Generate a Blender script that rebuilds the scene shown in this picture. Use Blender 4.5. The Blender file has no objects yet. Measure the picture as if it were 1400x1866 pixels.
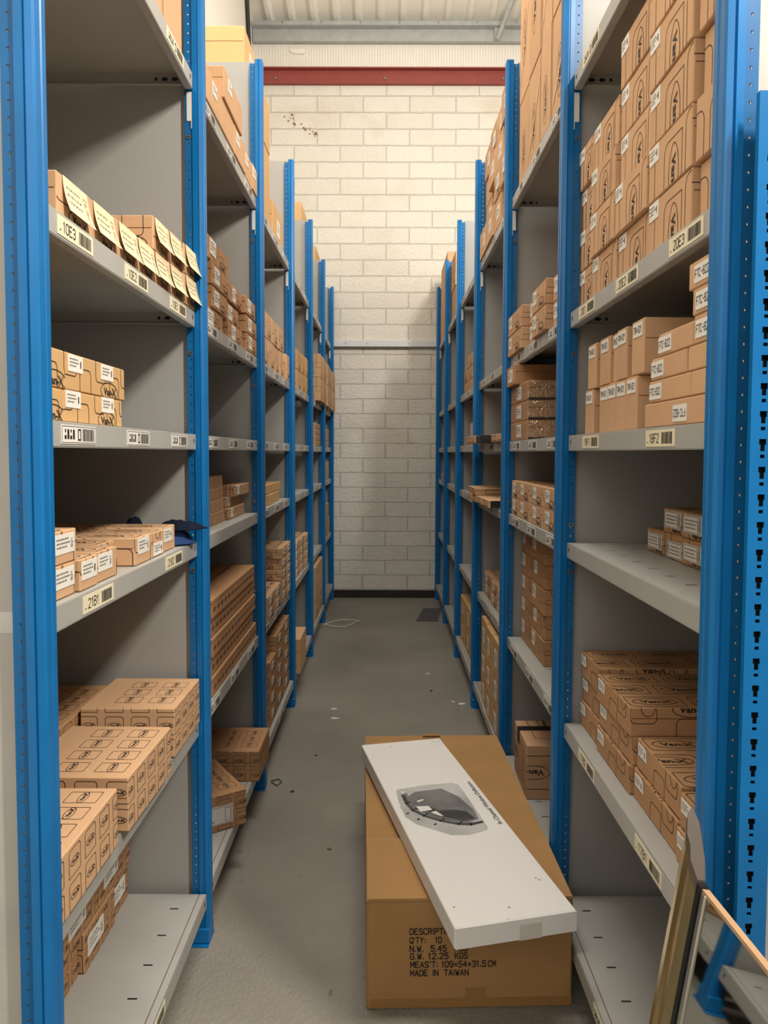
import bpy, math, random
from mathutils import Matrix, Vector
random.seed(7)
S = bpy.context.scene
COL = S.collection
R = math.radians

# ------------------------------------------------------------------ camera
cam_d = bpy.data.cameras.new('camera'); cam = bpy.data.objects.new('camera', cam_d); COL.objects.link(cam)
cam_d.sensor_width = 36.0; cam_d.sensor_fit = 'AUTO'
cam_d.lens = 1339.86 / 1866 * 36.0
cam_d.shift_y = (893.5 - 933) / 1866
cam_d.clip_start = 0.05
cam.matrix_world = (Matrix.Translation((0, 0, 1.449)) @ Matrix.Rotation(0.0025, 4, 'Z')
                    @ Matrix.Rotation(math.pi / 2 - 0.0507, 4, 'X') @ Matrix.Rotation(0.0033, 4, 'Z'))
S.camera = cam

# ------------------------------------------------------------------ light
W = bpy.data.worlds.new('world'); S.world = W; W.use_nodes = True
W.node_tree.nodes['Background'].inputs[0].default_value = (1.0, .965, .92, 1)
W.node_tree.nodes['Background'].inputs[1].default_value = 0.31

def area(name, loc, target, sx, sy, power, col=(1, .95, .88)):
    d = bpy.data.lights.new(name, 'AREA'); d.shape = 'RECTANGLE'; d.size = sx; d.size_y = sy
    d.energy = power; d.color = col
    o = bpy.data.objects.new(name, d); COL.objects.link(o); o.location = loc
    o.rotation_euler = (Vector(target) - Vector(loc)).to_track_quat('-Z', 'Y').to_euler()
    return o
area('ceiling_lamp_near', (1.35, 0.10, 3.6), (-0.5, 1.8, 1.8), 0.12, 0.5, 115, (1, .93, .83))
area('ceiling_lamp_aisle', (-0.15, 2.4, 5.3), (0.0, 2.4, 0), 0.4, 3.4, 182, (1, .96, .90))
area('ceiling_lamp_far', (1.35, 4.2, 4.5), (-0.1, 7.3, 2.0), 0.2, 0.5, 56, (1, .97, .92))
area('rear_fill', (-0.2, -2.2, 3.3), (0.0, 3.0, 1.2), 2.6, 1.6, 40, (1, .97, .94))  # added fill from behind the camera for the faces turned towards it
area('ceiling_fill', (0.3, 4.6, 4.9), (0.2, 6.6, 5.8), 1.4, 0.3, 9, (1, .96, .90))  # added light aimed upwards to brighten the roof sheet, not a real fitting
S.view_settings.view_transform = 'Standard'; S.view_settings.look = 'None'
S.view_settings.gamma = 1.0; S.view_settings.use_curve_mapping = False
S.view_settings.exposure = 0.0

# ------------------------------------------------------------------ materials
def lin(c):
    return tuple(((v / 255) / 12.92 if v / 255 <= .04045 else ((v / 255 + .055) / 1.055) ** 2.4) for v in c) + (1,)
MATS = {}
def mat(name, rgb, rough=.6, metal=0, noise=.06, nscale=20, bump=0, bscale=200, spec=.5, vary=0, stretch=None):
    m = bpy.data.materials.new(name); m.use_nodes = True; nt = m.node_tree; n = nt.nodes; L = nt.links
    b = n['Principled BSDF']; b.inputs['Roughness'].default_value = rough; b.inputs['Metallic'].default_value = metal
    b.inputs['Specular IOR Level'].default_value = spec
    tc = n.new('ShaderNodeTexCoord')
    src = tc.outputs['Object']
    if stretch:
        mp = n.new('ShaderNodeMapping'); mp.inputs['Scale'].default_value = stretch; L.new(src, mp.inputs[0]); src = mp.outputs[0]
    no = n.new('ShaderNodeTexNoise'); no.inputs['Scale'].default_value = nscale; no.inputs['Detail'].default_value = 5
    L.new(src, no.inputs['Vector'])
    hsv = n.new('ShaderNodeHueSaturation'); hsv.inputs['Color'].default_value = lin(rgb)
    mr = n.new('ShaderNodeMapRange'); mr.inputs['From Min'].default_value = .3; mr.inputs['From Max'].default_value = .7
    mr.inputs['To Min'].default_value = 1 - noise; mr.inputs['To Max'].default_value = 1 + noise
    L.new(no.outputs['Fac'], mr.inputs['Value'])
    val = mr.outputs[0]
    if vary:
        oi = n.new('ShaderNodeObjectInfo'); m2 = n.new('ShaderNodeMapRange')
        m2.inputs['To Min'].default_value = 1 - vary; m2.inputs['To Max'].default_value = 1 + vary
        L.new(oi.outputs['Random'], m2.inputs['Value'])
        mu = n.new('ShaderNodeMath'); mu.operation = 'MULTIPLY'; L.new(val, mu.inputs[0]); L.new(m2.outputs[0], mu.inputs[1]); val = mu.outputs[0]
    L.new(val, hsv.inputs['Value']); L.new(hsv.outputs[0], b.inputs['Base Color'])
    if bump:
        nb = n.new('ShaderNodeTexNoise'); nb.inputs['Scale'].default_value = bscale; nb.inputs['Detail'].default_value = 3
        L.new(src, nb.inputs['Vector'])
        bp = n.new('ShaderNodeBump'); bp.inputs['Strength'].default_value = bump; bp.inputs['Distance'].default_value = .004
        L.new(nb.outputs['Fac'], bp.inputs['Height']); L.new(bp.outputs[0], b.inputs['Normal'])
    MATS[name] = m; return m
def M(n): return MATS[n]

mat('blue_paint', (10, 108, 172), .34, noise=.08, nscale=9, spec=.4)
mat('grey_shelf_paint', (172, 171, 165), .42, noise=.05, nscale=6)
mat('grey_panel_paint', (158, 156, 151), .5, noise=.03, nscale=3)
mat('end_panel_paint', (180, 176, 168), .5, noise=.09, nscale=6)
mat('kraft_card', (204, 164, 126), .85, noise=.03, nscale=14, spec=.2, vary=.05, bump=.06, bscale=120)
mat('brown_card', (184, 142, 103), .85, noise=.03, nscale=14, spec=.2, vary=.05, bump=.06, bscale=120)
mat('tan_card', (204, 164, 114), .8, noise=.03, nscale=14, spec=.25, vary=.04)
mat('carton_card', (172, 132, 84), .75, noise=.05, nscale=9, spec=.25)
mat('card_edge', (120, 84, 52), .9, noise=.1, nscale=80)
mat('ink', (38, 30, 26), .7, noise=0)
mat('ink_navy', (28, 30, 44), .6, noise=0)
mat('paper', (233, 229, 220), .7, noise=.02)
mat('cream_paper', (236, 218, 176), .7, noise=.03)
mat('label_cream', (232, 222, 190), .6, noise=.02)
mat('grey_ink', (118, 112, 102), .7, noise=0)
mat('black', (20, 20, 22), .5, noise=0)
mat('brown_tape', (158, 117, 66), .3, noise=.03)
mat('clear_tape', (214, 206, 196), .2, noise=.03)
mat('white_card', (238, 234, 228), .45, noise=.015, nscale=5)
mat('photo_light', (186, 184, 180), .45, noise=.22, nscale=7)
mat('photo_mid', (112, 112, 110), .45, noise=.35, nscale=12)
mat('photo_dark', (58, 58, 58), .4, noise=.4, nscale=16)
mat('denim', (48, 74, 122), .95, noise=.25, nscale=30, bump=.5, bscale=300, spec=.1)
mat('dark_cloth', (20, 26, 40), .95, noise=.25, nscale=30, bump=.5, bscale=300, spec=.1)
mat('brass', (190, 168, 120), .24, metal=.9, noise=.06, nscale=3, stretch=(1, 1, 20))
mat('dark_plastic', (84, 74, 66), .45)
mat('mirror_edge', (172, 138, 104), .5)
mat('silver', (190, 188, 180), .25, metal=.9)
mat('red_oxide', (140, 62, 54), .55, noise=.08, nscale=8)
mat('galvanised', (172, 174, 172), .45, metal=.25, noise=.08, nscale=14)
mat('ceiling_sheet', (238, 233, 221), .6, noise=.02)
mat('render_white', (232, 227, 216), .8, noise=.02, nscale=6)
mat('trunking', (206, 208, 208), .5, noise=.02)
mat('skirting_black', (34, 31, 28), .6, noise=.2)
mat('mat_grey', (84, 84, 84), .9, noise=.15, nscale=60)
mat('strap_white', (206, 202, 192), .5)
mat('pale_strap', (226, 196, 158), .6)
mat('bolt', (150, 150, 148), .3, metal=.8)
mat('pink_pack', (212, 176, 164), .5)
mat('hook_grey', (205, 203, 196), .5)
# mirror glass
m = bpy.data.materials.new('mirror_glass'); m.use_nodes = True; b = m.node_tree.nodes['Principled BSDF']
b.inputs['Base Color'].default_value = (.62, .63, .60, 1); b.inputs['Metallic'].default_value = 1; b.inputs['Roughness'].default_value = .03
MATS['mirror_glass'] = m
# clear film
m = bpy.data.materials.new('clear_film'); m.use_nodes = True; nt = m.node_tree
gl = nt.nodes.new('ShaderNodeBsdfGlossy'); gl.inputs['Roughness'].default_value = .12
tr = nt.nodes.new('ShaderNodeBsdfTransparent'); mx = nt.nodes.new('ShaderNodeMixShader')
wv = nt.nodes.new('ShaderNodeTexNoise'); wv.inputs['Scale'].default_value = 22; wv.inputs['Distortion'].default_value = 2.0
tcx = nt.nodes.new('ShaderNodeTexCoord'); nt.links.new(tcx.outputs['Object'], wv.inputs['Vector'])
bpn = nt.nodes.new('ShaderNodeBump'); bpn.inputs['Strength'].default_value = .9; bpn.inputs['Distance'].default_value = .02
nt.links.new(wv.outputs['Fac'], bpn.inputs['Height']); nt.links.new(bpn.outputs[0], gl.inputs['Normal'])
mx.inputs[0].default_value = .14
nt.links.new(tr.outputs[0], mx.inputs[1]); nt.links.new(gl.outputs[0], mx.inputs[2])
nt.links.new(mx.outputs[0], nt.nodes['Material Output'].inputs['Surface']); MATS['clear_film'] = m
# perforated blue flange: round holes punched every 25 mm through thin sheet
m = mat('blue_perforated', (8, 94, 150), .38, noise=.10, nscale=9, spec=.4); nt = m.node_tree; N = nt.nodes; L = nt.links
tc = N.new('ShaderNodeTexCoord'); sp = N.new('ShaderNodeSeparateXYZ'); L.new(tc.outputs['Object'], sp.inputs[0])
def mth(op, a, bb=None, c=None):
    q = N.new('ShaderNodeMath'); q.operation = op
    for i, v in enumerate((a, bb, c)):
        if v is None: continue
        if isinstance(v, (int, float)): q.inputs[i].default_value = v
        else: L.new(v, q.inputs[i])
    return q.outputs[0]
fz = mth('SUBTRACT', mth('FRACT', mth('MULTIPLY', sp.outputs['Z'], 40)), .5)
fz = mth('MULTIPLY', fz, .025)
fx = mth('ADD', mth('ABSOLUTE', sp.outputs['X']), -.0405)
d2 = mth('ADD', mth('MULTIPLY', fz, fz), mth('MULTIPLY', fx, fx))
hole = mth('LESS_THAN', d2, .0022 ** 2)
tr = N.new('ShaderNodeBsdfTransparent'); mx = N.new('ShaderNodeMixShader')
L.new(hole, mx.inputs[0]); L.new(N['Principled BSDF'].outputs[0], mx.inputs[1]); L.new(tr.outputs[0], mx.inputs[2])
L.new(mx.outputs[0], N['Material Output'].inputs['Surface'])
# painted block wall
def block_mat(name, course, zoff):
    m = bpy.data.materials.new(name); m.use_nodes = True; nt = m.node_tree; N = nt.nodes; L = nt.links
    b = N['Principled BSDF']; b.inputs['Roughness'].default_value = .75; b.inputs['Specular IOR Level'].default_value = .3
    tc = N.new('ShaderNodeTexCoord'); sp = N.new('ShaderNodeSeparateXYZ'); L.new(tc.outputs['Object'], sp.inputs[0])
    cb = N.new('ShaderNodeCombineXYZ'); L.new(sp.outputs['X'], cb.inputs[0])
    ad = N.new('ShaderNodeMath'); ad.inputs[1].default_value = -zoff; L.new(sp.outputs['Z'], ad.inputs[0]); L.new(ad.outputs[0], cb.inputs[1])
    nz = N.new('ShaderNodeTexNoise'); nz.inputs['Scale'].default_value = 9; nz.inputs['Detail'].default_value = 4; L.new(tc.outputs['Object'], nz.inputs['Vector'])
    wob = N.new('ShaderNodeVectorMath'); wob.operation = 'MULTIPLY_ADD'; wob.inputs[1].default_value = (.012, .012, 0)
    L.new(nz.outputs['Color'], wob.inputs[0]); L.new(cb.outputs[0], wob.inputs[2])
    br = N.new('ShaderNodeTexBrick'); br.inputs['Scale'].default_value = 1.0
    br.inputs['Brick Width'].default_value = .45; br.inputs['Row Height'].default_value = course
    br.inputs['Mortar Size'].default_value = .006; br.inputs['Mortar Smooth'].default_value = .5; br.offset = .5
    br.inputs['Color1'].default_value = lin((221, 216, 205)); br.inputs['Color2'].default_value = lin((216, 210, 198)); br.inputs['Mortar'].default_value = lin((217, 211, 200))
    L.new(wob.outputs[0], br.inputs['Vector'])
    dirt = N.new('ShaderNodeTexNoise'); dirt.inputs['Scale'].default_value = 2.2; dirt.inputs['Detail'].default_value = 8; L.new(tc.outputs['Object'], dirt.inputs['Vector'])
    mrd = N.new('ShaderNodeMapRange'); mrd.inputs['From Min'].default_value = .52; mrd.inputs['From Max'].default_value = .75; mrd.inputs['To Max'].default_value = .75
    L.new(dirt.outputs['Fac'], mrd.inputs['Value'])
    mixc = N.new('ShaderNodeMix'); mixc.data_type = 'RGBA'; L.new(mrd.outputs[0], mixc.inputs[0]); L.new(br.outputs['Color'], mixc.inputs[6]); mixc.inputs[7].default_value = lin((205, 194, 174))
    L.new(mixc.outputs[2], b.inputs['Base Color'])
    fine = N.new('ShaderNodeTexNoise'); fine.inputs['Scale'].default_value = 45; fine.inputs['Detail'].default_value = 6; L.new(tc.outputs['Object'], fine.inputs['Vector'])
    h = N.new('ShaderNodeMath'); h.operation = 'MULTIPLY_ADD'; h.inputs[1].default_value = -1.6; L.new(br.outputs['Fac'], h.inputs[0])
    f2 = N.new('ShaderNodeMath'); f2.operation = 'MULTIPLY'; f2.inputs[1].default_value = .8; L.new(fine.outputs['Fac'], f2.inputs[0]); L.new(f2.outputs[0], h.inputs[2])
    bp = N.new('ShaderNodeBump'); bp.inputs['Strength'].default_value = 1.0; bp.inputs['Distance'].default_value = .010
    L.new(h.outputs[0], bp.inputs['Height']); L.new(bp.outputs[0], b.inputs['Normal'])
    MATS[name] = m
block_mat('block_wall_low', .1463, .085)
block_mat('block_wall_high', .157, 2.56)
# painted ribbed floor
m = bpy.data.materials.new('painted_floor'); m.use_nodes = True; nt = m.node_tree; N = nt.nodes; L = nt.links
b = N['Principled BSDF']; b.inputs['Roughness'].default_value = .5; b.inputs['Specular IOR Level'].default_value = .35
tc = N.new('ShaderNodeTexCoord')
n1 = N.new('ShaderNodeTexNoise'); n1.inputs['Scale'].default_value = 1.6; n1.inputs['Detail'].default_value = 8; L.new(tc.outputs['Object'], n1.inputs['Vector'])
rp = N.new('ShaderNodeValToRGB'); rp.color_ramp.elements[0].position = .3; rp.color_ramp.elements[0].color = lin((129, 124, 114))
rp.color_ramp.elements[1].position = .7; rp.color_ramp.elements[1].color = lin((149, 144, 133)); L.new(n1.outputs['Fac'], rp.inputs[0])
n3 = N.new('ShaderNodeTexNoise'); n3.inputs['Scale'].default_value = 16; n3.inputs['Detail'].default_value = 3; L.new(tc.outputs['Object'], n3.inputs['Vector'])
r3 = N.new('ShaderNodeMapRange'); r3.inputs['From Min'].default_value = .70; r3.inputs['From Max'].default_value = .76; r3.inputs['To Max'].default_value = .7; L.new(n3.outputs['Fac'], r3.inputs['Value'])
mixc = N.new('ShaderNodeMix'); mixc.data_type = 'RGBA'; L.new(r3.outputs[0], mixc.inputs[0]); L.new(rp.outputs[0], mixc.inputs[6]); mixc.inputs[7].default_value = lin((88, 80, 72))
L.new(mixc.outputs[2], b.inputs['Base Color'])
mp = N.new('ShaderNodeMapping'); mp.inputs['Scale'].default_value = (85, 55, 1); L.new(tc.outputs['Object'], mp.inputs[0])
n2 = N.new('ShaderNodeTexNoise'); n2.inputs['Scale'].default_value = 1.0; n2.inputs['Detail'].default_value = 3; L.new(mp.outputs[0], n2.inputs['Vector'])
bp = N.new('ShaderNodeBump'); bp.inputs['Strength'].default_value = .7; bp.inputs['Distance'].default_value = .006
L.new(n2.outputs['Fac'], bp.inputs['Height']); L.new(bp.outputs[0], b.inputs['Normal'])
MATS['painted_floor'] = m

# ------------------------------------------------------------------ mesh helpers
class MB:
    def __init__(s): s.v = []; s.f = []; s.m = []; s.mats = []
    def mi(s, name):
        if name not in s.mats: s.mats.append(name)
        return s.mats.index(name)
    def poly(s, pts, mt):
        b = len(s.v); s.v += [tuple(p) for p in pts]; s.f.append(tuple(range(b, b + len(pts)))); s.m.append(s.mi(mt))
    def box(s, x0, x1, y0, y1, z0, z1, mt, ch=0.0):
        if x1 < x0: x0, x1 = x1, x0
        k = s.mi(mt); b = len(s.v)
        c = min(ch, (x1 - x0) * .3, (y1 - y0) * .3, (z1 - z0) * .3)
        if c <= 0:
            s.v += [(x, y, z) for x in (x0, x1) for y in (y0, y1) for z in (z0, z1)]
            for q in ((0, 1, 3, 2), (4, 6, 7, 5), (0, 4, 5, 1), (2, 3, 7, 6), (0, 2, 6, 4), (1, 5, 7, 3)):
                s.f.append(tuple(b + i for i in q)); s.m.append(k)
            return
        X = (x0, x1); Y = (y0, y1); Z = (z0, z1); idx = {}
        for i in (0, 1):
            for j in (0, 1):
                for l in (0, 1):
                    sx = c if i == 0 else -c; sy = c if j == 0 else -c; sz = c if l == 0 else -c
                    idx[i, j, l, 0] = len(s.v); s.v.append((X[i], Y[j] + sy, Z[l] + sz))
                    idx[i, j, l, 1] = len(s.v); s.v.append((X[i] + sx, Y[j], Z[l] + sz))
                    idx[i, j, l, 2] = len(s.v); s.v.append((X[i] + sx, Y[j] + sy, Z[l]))
        def add(q, flip):
            s.f.append(tuple(q[::-1]) if flip else tuple(q)); s.m.append(k)
        for i in (0, 1):
            add([idx[i, 0, 0, 0], idx[i, 1, 0, 0], idx[i, 1, 1, 0], idx[i, 0, 1, 0]], i == 0)
            add([idx[0, i, 0, 1], idx[1, i, 0, 1], idx[1, i, 1, 1], idx[0, i, 1, 1]], i == 1)
            add([idx[0, 0, i, 2], idx[1, 0, i, 2], idx[1, 1, i, 2], idx[0, 1, i, 2]], i == 0)
        for i in (0, 1):
            for j in (0, 1):
                add([idx[i, j, 0, 0], idx[i, j, 0, 1], idx[i, j, 1, 1], idx[i, j, 1, 0]], (i == j))
                add([idx[i, 0, j, 0], idx[i, 0, j, 2], idx[i, 1, j, 2], idx[i, 1, j, 0]], (i != j))
                add([idx[0, i, j, 1], idx[0, i, j, 2], idx[1, i, j, 2], idx[1, i, j, 1]], (i == j))
        for i in (0, 1):
            for j in (0, 1):
                for l in (0, 1):
                    add([idx[i, j, l, 0], idx[i, j, l, 1], idx[i, j, l, 2]], (i + j + l) % 2 == 0)
    def prism(s, prof, z0, z1, mt):          # xy profile (counter-clockwise) extruded in z
        n = len(prof); b = len(s.v); k = s.mi(mt)
        s.v += [(x, y, z0) for x, y in prof] + [(x, y, z1) for x, y in prof]
        for i in range(n):
            j = (i + 1) % n; s.f.append((b + i, b + j, b + n + j, b + n + i)); s.m.append(k)
        s.f.append(tuple(b + n + i for i in range(n))); s.m.append(k)
        s.f.append(tuple(b + n - 1 - i for i in range(n))); s.m.append(k)
    def tube(s, pts, r, mt, n=8):
        k = s.mi(mt); rings = []
        for i, p in enumerate(pts):
            p = Vector(p); d = (Vector(pts[min(i + 1, len(pts) - 1)]) - Vector(pts[max(i - 1, 0)])).normalized()
            a = d.cross(Vector((0, 0, 1)) if abs(d.z) < .9 else Vector((1, 0, 0))).normalized(); c = d.cross(a)
            b = len(s.v); s.v += [tuple(p + a * r * math.cos(t * 2 * math.pi / n) + c * r * math.sin(t * 2 * math.pi / n)) for t in range(n)]; rings.append(b)
        for q in range(len(rings) - 1):
            for t in range(n):
                u = (t + 1) % n; s.f.append((rings[q] + t, rings[q] + u, rings[q + 1] + u, rings[q + 1] + t)); s.m.append(k)
        s.f.append(tuple(rings[0] + t for t in range(n))[::-1]); s.m.append(k); s.f.append(tuple(rings[-1] + t for t in range(n))); s.m.append(k)
    def mesh(s, name, smooth=False):
        me = bpy.data.meshes.new(name); me.from_pydata(s.v, [], s.f)
        for mt in s.mats: me.materials.append(M(mt))
        me.polygons.foreach_set('material_index', s.m)
        if smooth: me.polygons.foreach_set('use_smooth', [True] * len(s.f))
        me.update(); return me
def link(name, me, parent=None, loc=(0, 0, 0), rz=0):
    o = bpy.data.objects.new(name, me); COL.objects.link(o); o.location = loc; o.rotation_euler = (0, 0, rz)
    if parent is not None: o.parent = parent
    return o
def tag(o, label=None, cat=None, group=None, kind=None):
    if label: o['label'] = label
    if cat: o['category'] = cat
    if group: o['group'] = group
    if kind: o['kind'] = kind
    return o

# ------------------------------------------------------------------ 2D printing on faces
_gl = {}
def glyphs(txt, bold=0.0):
    key = (txt, bold)
    if key in _gl: return _gl[key]
    cu = bpy.data.curves.new('lettering', 'FONT'); cu.body = txt; cu.size = 1; cu.resolution_u = 2; cu.offset = bold
    o = bpy.data.objects.new('lettering', cu); COL.objects.link(o); bpy.context.view_layer.update()
    me = o.evaluated_get(bpy.context.evaluated_depsgraph_get()).to_mesh(); me.calc_loop_triangles()
    V = [(v.co.x, v.co.y) for v in me.vertices]; T = [[V[i] for i in t.vertices] for t in me.loop_triangles]
    bpy.data.objects.remove(o); bpy.data.curves.remove(cu)
    if T:
        xs = [p[0] for t in T for p in t]; ys = [p[1] for t in T for p in t]; x0, x1, y0, y1 = min(xs), max(xs), min(ys), max(ys)
    else: x0 = x1 = y0 = y1 = 0
    _gl[key] = (T, x0, x1, y0, y1); return _gl[key]
def stroke(pts, w, closed=False):
    out = []; n = len(pts); e = n if closed else n - 1
    for i in range(e):
        (x0, y0), (x1, y1) = pts[i], pts[(i + 1) % n]; l = math.hypot(x1 - x0, y1 - y0)
        if l < 1e-6: continue
        dx, dy = (x1 - x0) / l * w / 2, (y1 - y0) / l * w / 2
        x0 -= dx * .6; y0 -= dy * .6; x1 += dx * .6; y1 += dy * .6
        out.append([(x0 + dy, y0 - dx), (x1 + dy, y1 - dx), (x1 - dy, y1 + dx), (x0 - dy, y0 + dx)])
    return out
_O = [(1, 0), (3, 0), (4, 1), (4, 5), (3, 6), (1, 6), (0, 5), (0, 1), (1, 0)]
_P = [(0, 0), (0, 6), (3, 6), (4, 5), (4, 4), (3, 3), (0, 3)]
_C = [(4, 5), (3, 6), (1, 6), (0, 5), (0, 1), (1, 0), (3, 0), (4, 1)]
SF = {'0': [_O], 'O': [_O], '1': [[(.9, 4.9), (2.2, 6), (2.2, 0)]], '2': [[(0, 5), (1, 6), (3, 6), (4, 5), (4, 4), (0, 0), (4, 0)]],
      '3': [[(0, 5), (1, 6), (3, 6), (4, 5), (4, 4), (3, 3.2), (1.5, 3.2)], [(3, 3.2), (4, 2.2), (4, 1), (3, 0), (1, 0), (0, 1)]], '4': [[(3, 0), (3, 6), (0, 2), (4, 2)]],
      '5': [[(4, 6), (.5, 6), (.3, 3.5), (3, 3.6), (4, 2.6), (4, 1), (3, 0), (1, 0), (0, 1)]], '6': [[(3.7, 5.4), (3, 6), (1, 6), (0, 5), (0, 1), (1, 0), (3, 0), (4, 1), (4, 2.5), (3, 3.4), (1, 3.4), (0, 2.5)]],
      '7': [[(0, 6), (4, 6), (1.5, 0)]], '8': [[(1, 3.2), (0, 4.2), (0, 5), (1, 6), (3, 6), (4, 5), (4, 4.2), (3, 3.2), (1, 3.2), (0, 2.2), (0, 1), (1, 0), (3, 0), (4, 1), (4, 2.2), (3, 3.2)]],
      '9': [[(.3, .6), (1, 0), (3, 0), (4, 1), (4, 5), (3, 6), (1, 6), (0, 5), (0, 3.5), (1, 2.6), (3, 2.6), (4, 3.5)]],
      'A': [[(0, 0), (2, 6), (4, 0)], [(.7, 2), (3.3, 2)]], 'B': [[(0, 0), (0, 6), (3, 6), (4, 5), (4, 4.2), (3, 3.2), (0, 3.2)], [(3, 3.2), (4, 2.2), (4, 1), (3, 0), (0, 0)]], 'C': [_C],
      'D': [[(0, 0), (0, 6), (2.5, 6), (4, 4.6), (4, 1.4), (2.5, 0), (0, 0)]], 'E': [[(4, 6), (0, 6), (0, 0), (4, 0)], [(0, 3.1), (3.2, 3.1)]], 'F': [[(4, 6), (0, 6), (0, 0)], [(0, 3.1), (3.2, 3.1)]],
      'G': [_C + [(4, 3), (2.3, 3)]], 'I': [[(2, 0), (2, 6)]], 'K': [[(0, 0), (0, 6)], [(4, 6), (0, 2.4)], [(1.5, 3.7), (4, 0)]], 'L': [[(0, 6), (0, 0), (4, 0)]],
      'M': [[(0, 0), (0, 6), (2, 2), (4, 6), (4, 0)]], 'N': [[(0, 0), (0, 6), (4, 0), (4, 6)]], 'P': [_P], 'Q': [_O, [(2.5, 1.5), (4, -.3)]], 'R': [_P, [(2, 3), (4, 0)]],
      'S': [[(4, 5), (3, 6), (1, 6), (0, 5), (0, 4.2), (1, 3.3), (3, 2.8), (4, 1.9), (4, 1), (3, 0), (1, 0), (0, 1)]], 'T': [[(2, 0), (2, 6)], [(0, 6), (4, 6)]],
      'U': [[(0, 6), (0, 1), (1, 0), (3, 0), (4, 1), (4, 6)]], 'W': [[(0, 6), (1, 0), (2, 4), (3, 0), (4, 6)]], 'X': [[(0, 0), (4, 6)], [(0, 6), (4, 0)]], 'Y': [[(0, 6), (2, 3), (4, 6)], [(2, 3), (2, 0)]],
      'x': [[(.7, 1.2), (3.3, 4.2)], [(.7, 4.2), (3.3, 1.2)]], '-': [[(.7, 3), (3.3, 3)]], '.': [[(2, 0), (2, .8)]], ':': [[(2, .4), (2, 1.3)], [(2, 3.6), (2, 4.5)]], "'": [[(2, 4.6), (2, 6)]]}
NARROW = {'.': 2.6, ':': 2.8, "'": 2.2, 'I': 2.6, '1': 4.2, '-': 4.4}
def text2d(txt, cx, cy, w, h, rot=0, bold=0.0):       # text fitted to a w x h rectangle centred at cx, cy
    out = []
    if all(ch in SF for ch in txt):                   # plain stroked capitals for stencils and labels
        T = []; x = 0
        for ch in txt:
            adv = NARROW.get(ch, 5.5); off = (adv - 5.5) / 2
            for p in SF[ch]: T += stroke([(a + x + off, b) for a, b in p], 1.18 if bold > .03 else .78)
            x += adv
        x0, x1, y0, y1 = -.5, x - 1.0, -.45, 6.45
    else: T, x0, x1, y0, y1 = glyphs(txt, bold)
    c, s = math.cos(rot), math.sin(rot)
    for t in T:
        q = []
        for x, y in t:
            a = ((x - x0) / (x1 - x0) - .5) * w; b = ((y - y0) / (y1 - y0) - .5) * h
            q.append((cx + a * c - b * s, cy + a * s + b * c))
        out.append(q)
    return out
def rr(cx, cy, w, h, r=(0, 0, 0, 0)):                 # rounded rectangle path, radii bl, br, tr, tl
    P = []
    for (sx, sy, rad, a0) in ((-1, -1, r[0], 180), (1, -1, r[1], 270), (1, 1, r[2], 0), (-1, 1, r[3], 90)):
        x, y = cx + sx * w / 2, cy + sy * h / 2
        if rad <= 0: P.append((x, y)); continue
        ox, oy = x - sx * rad, y - sy * rad
        for k in range(5):
            a = R(a0 + k * 22.5); P.append((ox + rad * math.cos(a), oy + rad * math.sin(a)))
    return P
def ell(cx, cy, a, b, rot=0, n=20):
    c, s = math.cos(rot), math.sin(rot)
    return [(cx + a * math.cos(t) * c - b * math.sin(t) * s, cy + a * math.cos(t) * s + b * math.sin(t) * c) for t in [2 * math.pi * k / n for k in range(n)]]
def logo(cx, cy, w, rot=0, lw=.0022):
    out = stroke(ell(cx, cy, w / 2, w * .2, rot), lw, True)
    c, s = math.cos(rot), math.sin(rot)
    off = -w * .07
    out += text2d('Van-', cx + off * c, cy + off * s, w * .52, w * .17, rot, .03)
    ox = w * .27
    for sg in (-1, 1):
        for d in (-.022, .022):
            pts = [(ox - w * .1 + d * w, -sg * w * .1), (ox + w * .1 + d * w, sg * w * .1)]
            out += stroke([(cx + x * c - y * s, cy + x * s + y * c) for x, y in pts], lw * .8)
    return out
def clip(poly, w, h):
    for ax, lim, sg in ((0, 0, 1), (0, w, -1), (1, 0, 1), (1, h, -1)):
        out = []
        for i in range(len(poly)):
            a, b = poly[i], poly[(i + 1) % len(poly)]
            da, db = (a[ax] - lim) * sg, (b[ax] - lim) * sg
            if da >= 0: out.append(a)
            if (da >= 0) != (db >= 0):
                t = da / (da - db); out.append((a[0] + (b[0] - a[0]) * t, a[1] + (b[1] - a[1]) * t))
        poly = out
        if len(poly) < 3: return None
    return poly
def area2(p): return sum(p[i][0] * p[(i + 1) % len(p)][1] - p[(i + 1) % len(p)][0] * p[i][1] for i in range(len(p)))
def put(mb, polys, o, u, v, w, h, mt, lift=.0006):
    o, u, v = Vector(o), Vector(u), Vector(v); n = u.cross(v); o = o + n * lift
    for p in polys:
        p = clip(p, w, h) if w else p
        if not p: continue
        if area2(p) < 0: p = p[::-1]
        mb.poly([o + u * a + v * b for a, b in p], mt)
def rect(x0, y0, x1, y1): return [(x0, y0), (x1, y0), (x1, y1), (x0, y1)]

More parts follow.
